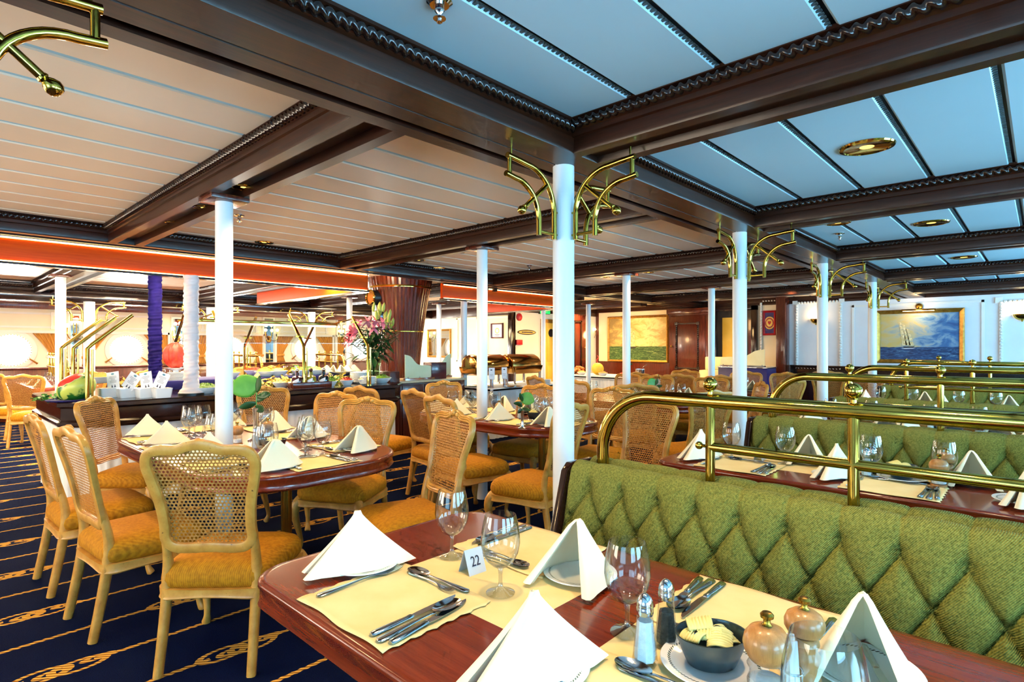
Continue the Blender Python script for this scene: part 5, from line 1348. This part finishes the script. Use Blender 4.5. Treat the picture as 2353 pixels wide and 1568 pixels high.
def ship_b(t, W, H):
    m = MB()
    for u, hh in ((-.13, .5), (-.09, .46), (-.05, .38)):
        z = -.16
        for k in range(4):
            h = hh / 4 * (1 - .08 * k); a = .022 - .002 * k
            m.loft([[(x, -y * W, q * H) for y, q in ((u - a, z), (u + a, z), (u + a * .85, z + h * .9), (u - a * .85, z + h * .9))] for x in (-.0165, -.018)]); z += h
    m.build('painted_sail_print', SAIL, t, angle=0)
    m = MB(); m.loft([[(x, -u * W, v * H) for u, v in ((-.18, -.17), (-.02, -.17), (.01, -.14), (-.03, -.20), (-.16, -.2))] for x in (-.0165, -.018)]); m.build('painted_hull_print', HULLP, t, angle=0)
SEA1 = seapiece('blue_seascape', [(.18, (206, 176, 96)), (.36, (190, 180, 140)), (.50, (130, 160, 180)), (.62, (60, 110, 160)), (.78, (34, 78, 132))], [(.3, (6, 30, 66)), (.5, (18, 62, 110)), (.62, (60, 110, 150)), (.75, (150, 186, 200))], -.21, 1.4, 1.0)
SEA2 = seapiece('green_seascape', [(.2, (150, 130, 80)), (.4, (214, 186, 110)), (.55, (240, 224, 160)), (.7, (200, 176, 110))], [(.3, (20, 50, 30)), (.5, (60, 96, 56)), (.62, (110, 140, 80)), (.76, (210, 214, 160))], -.2, 1.8, 1.1)
picture(2013, 2217, 711, 836, XF - .001, SEA1, GOLDFR, 'gold-framed painting of a sailing ship on dark blue sea', .075, ship=ship_a)
picture(1397, 1537, 726, 833, XF - .001, SEA2, GOLDFR, 'wide painting of a ship on green waves under yellow clouds', .06, ship=ship_b)
# picture light
y = on_x(2113, XF); t = thing('picture_light', 'brass picture lamp above the blue sea painting', 'lamp', (XF - .02, y, wz(2113, 712, XF)))
MB().lathe([(0, -.03), (.05, -.02), (.06, 0), (.05, .02), (0, .03)], 18, (-.03, 0, .06), Matrix.Rotation(PI / 2, 4, 'Y')).build('round_mount', BRASS_D, t); MB().tube([(-.03, 0, .05), (-.11, 0, .03), (-.13, 0, 0)], .01, 8).build('arm', BRASS_D, t)
MB().tube([(-.13, -.26, -.01), (-.13, .26, -.01)], .018, 12).build('shade', BRASS_D, t); MB().box(-.138, -.122, -.24, .24, -.032, -.026).build('tube_lamp', BULB, t)
LAMPS = [(XF - .22, y, wz(2113, 712, XF) - .02)]
# shell wall lamps
def make_sconce():
    t = thing('wall_sconce', '', 'wall lamp')
    def fn(i, j):
        a = PI * (i - .5); ph = j * PI / 2; return (-.10 * math.cos(a) * math.cos(ph) - .002, .12 * math.sin(a) * math.cos(ph), -.11 * math.sin(ph))
    MB().grid(fn, 16, 8).build('shell_bowl', BRASS, t); MB().ball((-.04, 0, .012), .03, 10).build('bulb', BULB, t); MB().ball((-.03, 0, -.118), .016, 10).build('drop_finial', BRASS, t)
    return t
sconce = Proto(make_sconce)
for px, py, l in ((1876, 733, 'brass shell wall lamp behind the third white column'), (2349, 722, 'brass shell wall lamp at the photo edge')):
    y = on_x(px, XF); z = wz(px, py, XF); sconce((XF - .002, y, z), 0, l, 'shell wall lamps'); LAMPS.append((XF - .07, y, z + .06))
# red plaque with a round gold seal
GOLDP = pm('gold_print', (206, 170, 80), (226, 196, 110), 20, .4, .3)
t, W, H = picture(1754, 1784, 714, 771, XF - .021, pm('indigo_field', (44, 30, 96), (56, 40, 116), 10, .5), RED, 'red framed plaque with round gold seal', .045, 'seal_plaque', 'plaque')
def disc(t, r, x, mat, name, r0=0, sz=1.25):
    MB().lathe([(r0, 0), (r, 0), (r, .003), (r0, .003)], 36, (x, 0, 0), Matrix.Rotation(-PI / 2, 4, 'Y') @ Matrix.Diagonal((sz, 1, 1, 1))).build(name, mat, t)
disc(t, W * .40, -.015, GOLDP, 'seal_ring'); disc(t, W * .33, -.0185, pm('seal_red', (140, 40, 50), (160, 60, 60), 20, .5), 'seal_field'); disc(t, W * .24, -.022, GOLDP, 'seal_center')
MB().loft([[(x, y * W, z * W) for y, z in ((-.12, .14), (.12, .14), (.12, 0), (0, -.17), (-.12, 0))] for x in (-.0255, -.028)]).build('shield_emblem', RED, t, angle=20)
# framed certificate, wall mirror with picture light
picture(1130, 1157, 743, 778, 9.599, PAPER, REDBOX, 'dark red framed certificate with round emblem', .03, 'framed_certificate', 'certificate')
t = [o for o in bpy.data.objects if o.name == 'framed_certificate'][0]
disc(t, .07, -.0155, GOLDP, 'round_emblem', .045, 1); MB().box(-.0155, -.0145, -.08, .08, -.1, -.088).box(-.0155, -.0145, -.06, .06, -.13, -.12).build('printed_text', INK, t)
def on_port(px0, px1, py0, py1, name, label, cat, fr, mid, fw=.05, Y=YP):
    x0, x1 = on_y(px0, Y), on_y(px1, Y); xm = (x0 + x1) / 2; z1 = hz(0, py0, xm, Y); z0 = hz(0, py1, xm, Y); W, H = x1 - x0, z1 - z0
    t = thing(name, label, cat, (xm, Y - .001, (z0 + z1) / 2)); o = [(-W / 2, -H / 2), (W / 2, -H / 2), (W / 2, H / 2), (-W / 2, H / 2)]
    MB().loft([[(x - math.copysign(k, x), d, z - math.copysign(k, z)) for x, z in o] for k, d in ((0, 0), (0, -.03), (fw * .4, -.045), (fw, -.02), (fw, -.01))], False, False).build('frame', fr, t, angle=20)
    MB().box(-W / 2 + fw * .9, W / 2 - fw * .9, -.012, -.008, -H / 2 + fw * .9, H / 2 - fw * .9).build('mirror_glass', mid, t, angle=0)
    return t, W, H
picture(984, 1037, 757, 822, 9.599, MIRROR, GOLDFR, 'gilt framed mirror on the bright wall past the mast casing', .05, 'wall_mirror', 'mirror')
for px, w, l in ((172, 17, 'tall mirror with candle lamp behind the watermelon guard'), (408, 16, 'tall mirror with candle lamp between the two wrapped pillars'), (617, 15, 'tall mirror with candle lamp above the lamp bar'), (784, 12, 'tall mirror with candle lamp beside the slim column')):
    t, W, H = on_port(px - w, px + w, 728 - (8 if px < 300 else 0), 838, 'pier_mirror', l, 'mirror', MOULD, MIRROR, .05)
    x, y, z = t.location
    c = thing('candle_sconce', 'three-armed candle lamp on the ' + l.replace(' with candle lamp', ''), 'wall lamp', (x, y - .02, z + .1), 0); c.scale = (1.2, 1.2, 1.2)
    MB().lathe([(0, -.08), (.03, -.06), (.02, 0), (.035, .05), (0, .07)], 12, (0, -.03, -.05)).build('back_plate', BRASS, c)
    for dx, dz in ((-.12, .10), (0, .2), (.12, .10)):
        MB().tube(spline([(0, -.04, -.06), (dx * .6, -.1, -.09), (dx, -.12, -.02), (dx, -.12, dz)], 5), .007, 8).build('arm', BRASS, c); MB().ball((dx, -.12, dz + .03), .032, 10).build('bulb', BULB, c)
    LAMPS.append((x, y - .3, z + .25))
c = thing('candle_sconce', 'candle lamp on the red panel beside the wide sea painting', 'wall lamp', (XF - .01, on_x(1366, XF), wz(1366, 765, XF)), -PI / 2)
for dx, dz in ((-.1, .06), (0, .16), (.1, .06)):
    MB().tube(spline([(0, -.02, -.12), (dx * .6, -.08, -.14), (dx, -.1, -.06), (dx, -.1, dz)], 5), .007, 8).build('arm', BRASS, c); MB().ball((dx, -.1, dz + .03), .028, 10).build('bulb', BULB, c)
LAMPS.append((XF - .3, on_x(1366, XF), 1.7))
struct(MB().box(XF - .012, XF, on_x(1376, XF), 9.0, 0, 2.36).build('wall_panel_board', W_CAB))
struct(MB().box(XF - .02, XF, 6.8, 8.9, 0, .98).build('baseboard_fore_port', W_CAB))
# passage wall fittings
Y = 8.999
def hang(px, py, Y): x = on_y(px, Y); return x, hz(0, py, x, Y)
x, z = hang(1210, 764, Y); t = thing('name_plaque', 'oval gold name plaque on the cream passage wall', 'plaque', (x, Y, z))
MB().loft([[(a, d, b) for a, b in ell(.33, .06, 24)] for d in (0, -.015)]).build('rim', W_DARK, t); MB().loft([[(a, d, b) for a, b in ell(.30, .042, 24)] for d in (-.015, -.02)]).build('plate', GOLDP, t)
MB().box(-.2, .2, -.022, -.0205, -.012, .012).build('engraved_lettering', INK, t)
x, z = hang(1192, 729, Y); tag(MB().lathe([(0, 0), (.09, 0), (.09, .03), (.06, .06), (0, .07)], 22, M=Matrix.Rotation(PI / 2, 4, 'X')).build('alarm_bell', RED, loc=(x, Y, z)), 'red alarm bell high on the passage wall', 'alarm bell')
x, z = hang(1191, 787, Y); tag(MB().box(-.1, .1, -.05, 0, -.06, .06).build('alarm_box', RED, loc=(x, Y, z), bev=.005), 'small red alarm box on the passage wall', 'alarm box')
x, z = hang(1249, 716, Y); t = thing('exit_sign', 'small green lit exit sign beside the slim column', 'sign', (x, Y, z)); MB().box(-.2, .2, -.05, 0, -.07, .07).build('sign_box', BLACK, t, bev=.004); MB().box(-.19, .19, -.056, -.05, -.06, .06).build('green_face', EXITG, t)
text_mesh('EXIT', .11, PAPER, t, (0, -.0565, 0), (PI / 2, 0, 0), 'lettering')
x0, x1 = on_y(1247, Y), on_y(1278, Y); zt = hz(0, 742, x0, Y)
d = struct(MB().box(x0, x1, Y - .035, Y + .001, .02, zt).build('door_1', YDOOR, bev=.01)); MB().box(x0 + .12, x1 - .12, Y - .045, Y - .035, 1.0, zt - .15).box(x0 + .12, x1 - .12, Y - .045, Y - .035, .2, .9).build('door_panel', YDOOR, d, bev=.008)
MB().lathe([(0, 0), (.1, 0), (.1, .01), (0, .01)], 22, ((x0 + x1) / 2, Y - .046, zt - .25), Matrix.Rotation(PI / 2, 4, 'X')).build('round_light', BLACK, d)
MB().box(x0 - .09, x0, Y - .05, Y, 0, zt + .09).box(x1, x1 + .09, Y - .05, Y, 0, zt + .09).box(x0, x1, Y - .05, Y, zt, zt + .09).build('door_frame', GOLDFR, d)
def roped(m, X, y0, y1, z0, z1):
    for (a, b, c, e) in ((y0, y1, z0, z0 + .03), (y0, y1, z1 - .03, z1), (y0, y0 + .03, z0, z1), (y1 - .03, y1, z0, z1)): m.box(X - .02, X, a, b, c, e)
    for yy in (y0, y1 - .03):
        for zz in (z0, z1 - .03): m.box(X - .03, X, yy - .02, yy + .05, zz - .02, zz + .05)
    n = int((z1 - z0) / .05)
    for i in range(n):
        for yy in (y0 + .015, y1 - .015): m.lathe([(0, -.025), (.02, 0), (0, .025)], 6, (X - .022, yy, z0 + .05 * i + .025), Matrix.Rotation(.6, 4, 'X'))
def tall_cupboard(X, y0, y1, z0, z1, label, knob_side):
    t = thing('tall_cupboard', label, 'cupboard', (0, 0, 0))
    MB().box(X, XF - .001, y0, y1, 0, z1 + .02).build('carcass', W_CAB, t, bev=.006); MB().box(X - .05, XF - .001, y0 - .04, y1 + .04, z1, z1 + .12).box(X - .03, XF - .001, y0 - .02, y1 + .02, z1 - .03, z1).build('cornice', W_CAB, t, bev=.006)
    d = MB().box(X - .025, X, y0 + .05, y1 - .03, z0, z1 - .06).build('door', W_CAB, t, bev=.004); m = MB(); roped(m, X - .025, y0 + .2, y1 - .2, z0 + .14, z1 - .22); m.build('rope_moulding', W_DARK, d, angle=50)
    MB().ball((X - .05, knob_side, (z0 + z1) / 2 - .05), .022, 12).build('knob', BRASS_D, d)
X = 12.55
tall_cupboard(X, on_x(1626, X), on_x(1537, X), .72, 2.16, 'tall mahogany cupboard with rope-framed door', on_x(1545, X))
x0, x1 = on_y(1306, 8.6), on_y(1346, 8.6)
t = thing('tall_cupboard', 'dark tall cupboard with rope-framed door beside the slim column', 'cupboard'); MB().box(x0, x1, 8.6, 8.95, 0, 2.2).build('carcass', W_CAB, t, bev=.006)
m = MB(); [m.box(a, b, 8.57, 8.6, c, e) for a, b, c, e in ((x0 + .2, x1 - .2, .8, .84), (x0 + .2, x1 - .2, 2.0, 2.04), (x0 + .2, x0 + .24, .8, 2.04), (x1 - .24, x1 - .2, .8, 2.04))]; m.build('rope_moulding', W_DARK, t); MB().ball((x1 - .08, 8.57, 1.35), .02, 10).build('knob', BRASS, t)
# dark doorway beside the cupboard
y1, y0 = on_x(1640, XF), on_x(1742, XF)
d = struct(MB().box(XF - .10, XF, y0, y0 + .12, 0, 2.3).box(XF - .10, XF, y1 - .1, y1, 0, 2.3).box(XF - .10, XF, y0, y1, 2.2, 2.3).build('door_2', W_DARK, bev=.004))
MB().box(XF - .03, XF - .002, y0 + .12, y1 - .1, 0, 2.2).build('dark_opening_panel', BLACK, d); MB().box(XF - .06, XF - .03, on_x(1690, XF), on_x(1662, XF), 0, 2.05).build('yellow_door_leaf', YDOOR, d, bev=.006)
MB().box(XF - .06, XF - .03, on_x(1740, XF) + .05, on_x(1722, XF), .9, 2.0).build('red_shelf_panel', REDBOX, d)
# server station with star screen
t = thing('server_station', 'indigo fronted server station below the seal plaque', 'server station', (11.75, 4.02, 0)); MB().box(0, .55, 0, 1.0, 0, .94).build('cabinet_body', pm('indigo_laminate', (38, 30, 88), (50, 42, 104), 8, .35), t, bev=.005); MB().box(-.02, .57, -.02, 1.02, .94, .965).build('counter_slab', CHROME, t, bev=.004)
screen((11.78, 4.98, .966), -PI / 2 + PI, 'cream star screen on the indigo server station', .5, True) if False else screen((11.8, 4.08, .966), PI / 2, 'cream star screen on the indigo server station', .9, True)
t = thing('cream_server', 'cream wash stand in front of the yellow door leaf', 'stand', (12.0, 5.06, 0)); MB().box(0, .5, 0, .5, 0, .86).build('cabinet_body', ACRYL_C, t, bev=.01); MB().box(.3, .5, 0, .5, .86, 1.15).build('back_splash', ACRYL_C, t, bev=.02)
# curtains by the portholes
def make_curtain():
    def fn(i, j):
        z = .52 * j; tie = .14
        w = (.13 + (.36 - .13) * max(0, (z - tie) / (.52 - tie)) ** 1.3) if z > tie else (.13 + .05 * (tie - z) / tie)
        return (w * i, -.03 + .016 * math.sin(i * 38) * (.5 + w), z)
    t = thing('tied_curtain', '', 'curtain')
    o = MB().grid(fn, 48, 14).build('cloth', CURTAIN, t, angle=80, fix=False); md = o.modifiers.new('thick', 'SOLIDIFY'); md.thickness = .004
    MB().loft([[(x, y, z + .01 * x * 4) for y, z in ((-.055, .12), (-.055, .16), (-.008, .16), (-.008, .12))] for x in (-.01, .15)]).build('tie_band', CURTAIN, t, bev=.004)
    return t
curtain = Proto(make_curtain)
on_ = ['first', 'second', 'third', 'fourth', 'fifth', 'sixth']
for i, x in enumerate(PORT):
    curtain((x - .755, YP, .99), 0, 'gold tied curtain on the aft edge of the %s porthole' % on_[i], 'porthole curtains', 1.25)
    curtain((x + .755, YP, .99), 0, 'gold tied curtain on the fore edge of the %s porthole' % on_[i], 'porthole curtains', (-1.25, 1.25, 1.25))
# tables along the portholes
for k, (x, l) in enumerate(((1.3, 'porthole table behind the watermelon'), (3.0, 'porthole table behind the menu cards'), (5.4, 'porthole table behind the lamp bar'))):
    t = thing('booth_table', 'mahogany ' + l, 'table', (x, 11.3, 0)); MB().prism(rrect(0, .85, 0, 2.3, .1, 5), TZ - .07, TZ).build('table_top', W_TABLE, t, bev=.006); MB().lathe([(.08, 0), (.03, .03), (.03, TZ - .07)], 14, (.42, .6, 0)).build('pedestal_leg', BRASS_D, t)
    for q in range(2):
        napkin((x + .18, 11.6 + .7 * q, TZ + .001), 1.0, 'gold-lit napkin, %s, %s' % (('aisle end', 'middle')[q], l), 'porthole napkins', 1.05); napkin((x + .66, 11.6 + .7 * q, TZ + .001), 2.6, 'gold-lit napkin on fore side, %s, %s' % (('aisle end', 'middle')[q], l), 'porthole napkins', 1.05)
        for r in range(2): goblet((x + .3 + .26 * r, 11.6 + .6 * q, TZ + .001), 0, 'goblet, %s, %s place, %s' % (('aisle end', 'middle')[q], ('aft', 'fore')[r], l), 'porthole goblets')
for px, l in ((160, 'brass handrail end seen behind the watermelon guard'), (610, 'brass handrail seen through the lamp bar guard'), (800, 'brass handrail seen beside the bouquet')):
    r = rail((on_y(px, 11.2), 11.3, 0), PI, l, 'brass booth rails', (1, .62, 1))
# ================================================================== LIGHT AND CAMERA
def area(name, loc, rot, sx, sy, e, col, spread=None):
    l = bpy.data.lights.new(name, 'AREA'); l.shape = 'RECTANGLE'; l.size = sx; l.size_y = sy; l.energy = e; l.color = col
    if spread: l.spread = math.radians(spread)
    o = bpy.data.objects.new(name, l); COL.objects.link(o); o.location = loc; o.rotation_euler = rot; return o
def spot(loc, e, col, ang=110, size=.06, blend=.7):
    l = bpy.data.lights.new('downlight_beam', 'SPOT'); l.energy = e; l.color = col; l.spot_size = math.radians(ang); l.spot_blend = blend; l.shadow_soft_size = size
    o = bpy.data.objects.new('downlight_beam', l); COL.objects.link(o); o.location = loc; return o
def point(loc, e, col, size=.05):
    l = bpy.data.lights.new('lamp_and_fill_glow', 'POINT'); l.energy = e; l.color = col; l.shadow_soft_size = size
    o = bpy.data.objects.new('lamp_and_fill_glow', l); COL.objects.link(o); o.location = loc; return o
BLUE = (.28, .68, 1.0); WARM = (1.0, .66, .30); WARM2 = (1.0, .78, .50)
for k in range(6):      # daylight through the starboard windows, thrown upward off the water
    area('window_and_fill_light', (-.6 + 2.3 * k, YS - .15, 1.40), (PI / 2 + .25, 0, 0), 1.65, 1.15, 85 if k < 4 else 125, BLUE)
for k in range(3):
    area('window_and_fill_light', (XA - .15, 3.6 * k, 1.45), (PI / 2 + (.1 if k == 0 else .4), 0, -PI / 2), 2.1, 1.4, 55 if k == 0 else 92, (.36, .72, 1.0) if k == 0 else (1.0, .84, .64))  # fill added behind the camera; the warm uptilted pair brightens the board ceiling
for x in PORT:
    area('porthole_daylight', (x, YP - .10, 1.317), (-PI / 2, 0, 0), .5, .5, 60, (1.0, .93, .80))
for i, x in enumerate(ROW4): spot((x, 11.5, 2.1), 90, WARM2, 130)
for x, y in ((1.0, 1.0), (1.3, .3), (3.3, .9), (5.4, .9), (7.4, .9), (1.55, 3.3), (1.55, 4.5), (3.9, 3.3), (3.9, 4.5), (6.2, 3.6), (8.6, 3.6), (.2, 3.0), (2.75, 3.9), (5.1, 3.9), (7.4, 5.2), (10.5, 3.2)):
    spot((x, y, 2.36), 38, WARM, 125)
for x in (1.2, 2.2, 3.0, 3.8): area('buffet_lamp', (x, 6.85, 2.2), (0, 0, 0), .5, .5, 18, WARM2)
area('lamp_bar_light', (3.0, 6.79, BZ + .715), (0, 0, 0), 1.5, .08, 6, WARM2)
for x in (0.0, 2.0, 3.4): area('rope_light_glow', (x, 6.4, 2.12), (PI - .5, 0, 0), 1.8, .05, 75, WARM2)
for x in (.6, 2.6, 4.6, 6.6): area('port_side_fill', (x, 10.2, 2.27), (0, 0, 0), .5, 3.0, 130, WARM2)  # broad panels added to brighten the port side, no fixtures modelled
for x, y in ((6.4, 7.1), (7.3, 7.4)): area('buffet_lamp', (x, y, 2.2), (0, 0, 0), .4, .4, 22, WARM2)
for x, y in ((10.2, 6.0), (10.2, 7.2), (11.6, 7.6), (11.4, 5.4), (11.5, 8.3)): spot((x, y, 2.36), 120, (1.0, .58, .22), 140)
for p in [q for q in LAMPS if q[0] > 12]: point(p, 4, WARM)
for x, y, z, e in ((12.3, 7.6, 1.9, 30), (12.2, 8.6, 1.7, 24), (10.6, 7.0, 1.7, 34), (11.9, 5.2, 1.9, 20), (10.0, 8.3, 1.7, 24), (8.9, 9.6, 1.8, 30), (8.6, 11.5, 1.8, 40)): point((x, y, z), e * .45, (1.0, .60, .24), .12)  # free warm points added to brighten the back walls, no fixtures there
w = bpy.data.worlds.new('World'); scn.world = w; w.use_nodes = True
nt = w.node_tree; nt.nodes.clear(); bg = nt.nodes.new('ShaderNodeBackground'); sky = nt.nodes.new('ShaderNodeTexSky'); ow = nt.nodes.new('ShaderNodeOutputWorld')
sky.sky_type = 'HOSEK_WILKIE'; sky.turbidity = 3; sky.sun_direction = (-.4, -.6, .7); bg.inputs[1].default_value = 1.0
nt.links.new(sky.outputs[0], bg.inputs[0]); nt.links.new(bg.outputs[0], ow.inputs[0])
cam = bpy.data.cameras.new('camera'); co = bpy.data.objects.new('camera', cam); COL.objects.link(co)
co.location = (0, 0, CAMZ); co.rotation_euler = (PI / 2, 0, AZ - PI / 2)
cam.sensor_width = 36; cam.lens = F / 2353 * 36; cam.shift_y = (HY - 784) / 2353; cam.clip_start = .02; cam.clip_end = 60
scn.camera = co
scn.view_settings.view_transform = 'Standard'; scn.view_settings.look = 'None'; scn.view_settings.gamma = 1; scn.view_settings.use_curve_mapping = False
scn.view_settings.exposure = 0.78
c = scn.cycles
c.max_bounces = 6; c.diffuse_bounces = 3; c.glossy_bounces = 3; c.transmission_bounces = 4; c.transparent_max_bounces = 14
c.caustics_reflective = False; c.caustics_refractive = False; c.sample_clamp_indirect = 4; c.use_denoising = True
c.use_adaptive_sampling = True; c.adaptive_threshold = .09; c.adaptive_min_samples = 14; c.use_light_tree = False
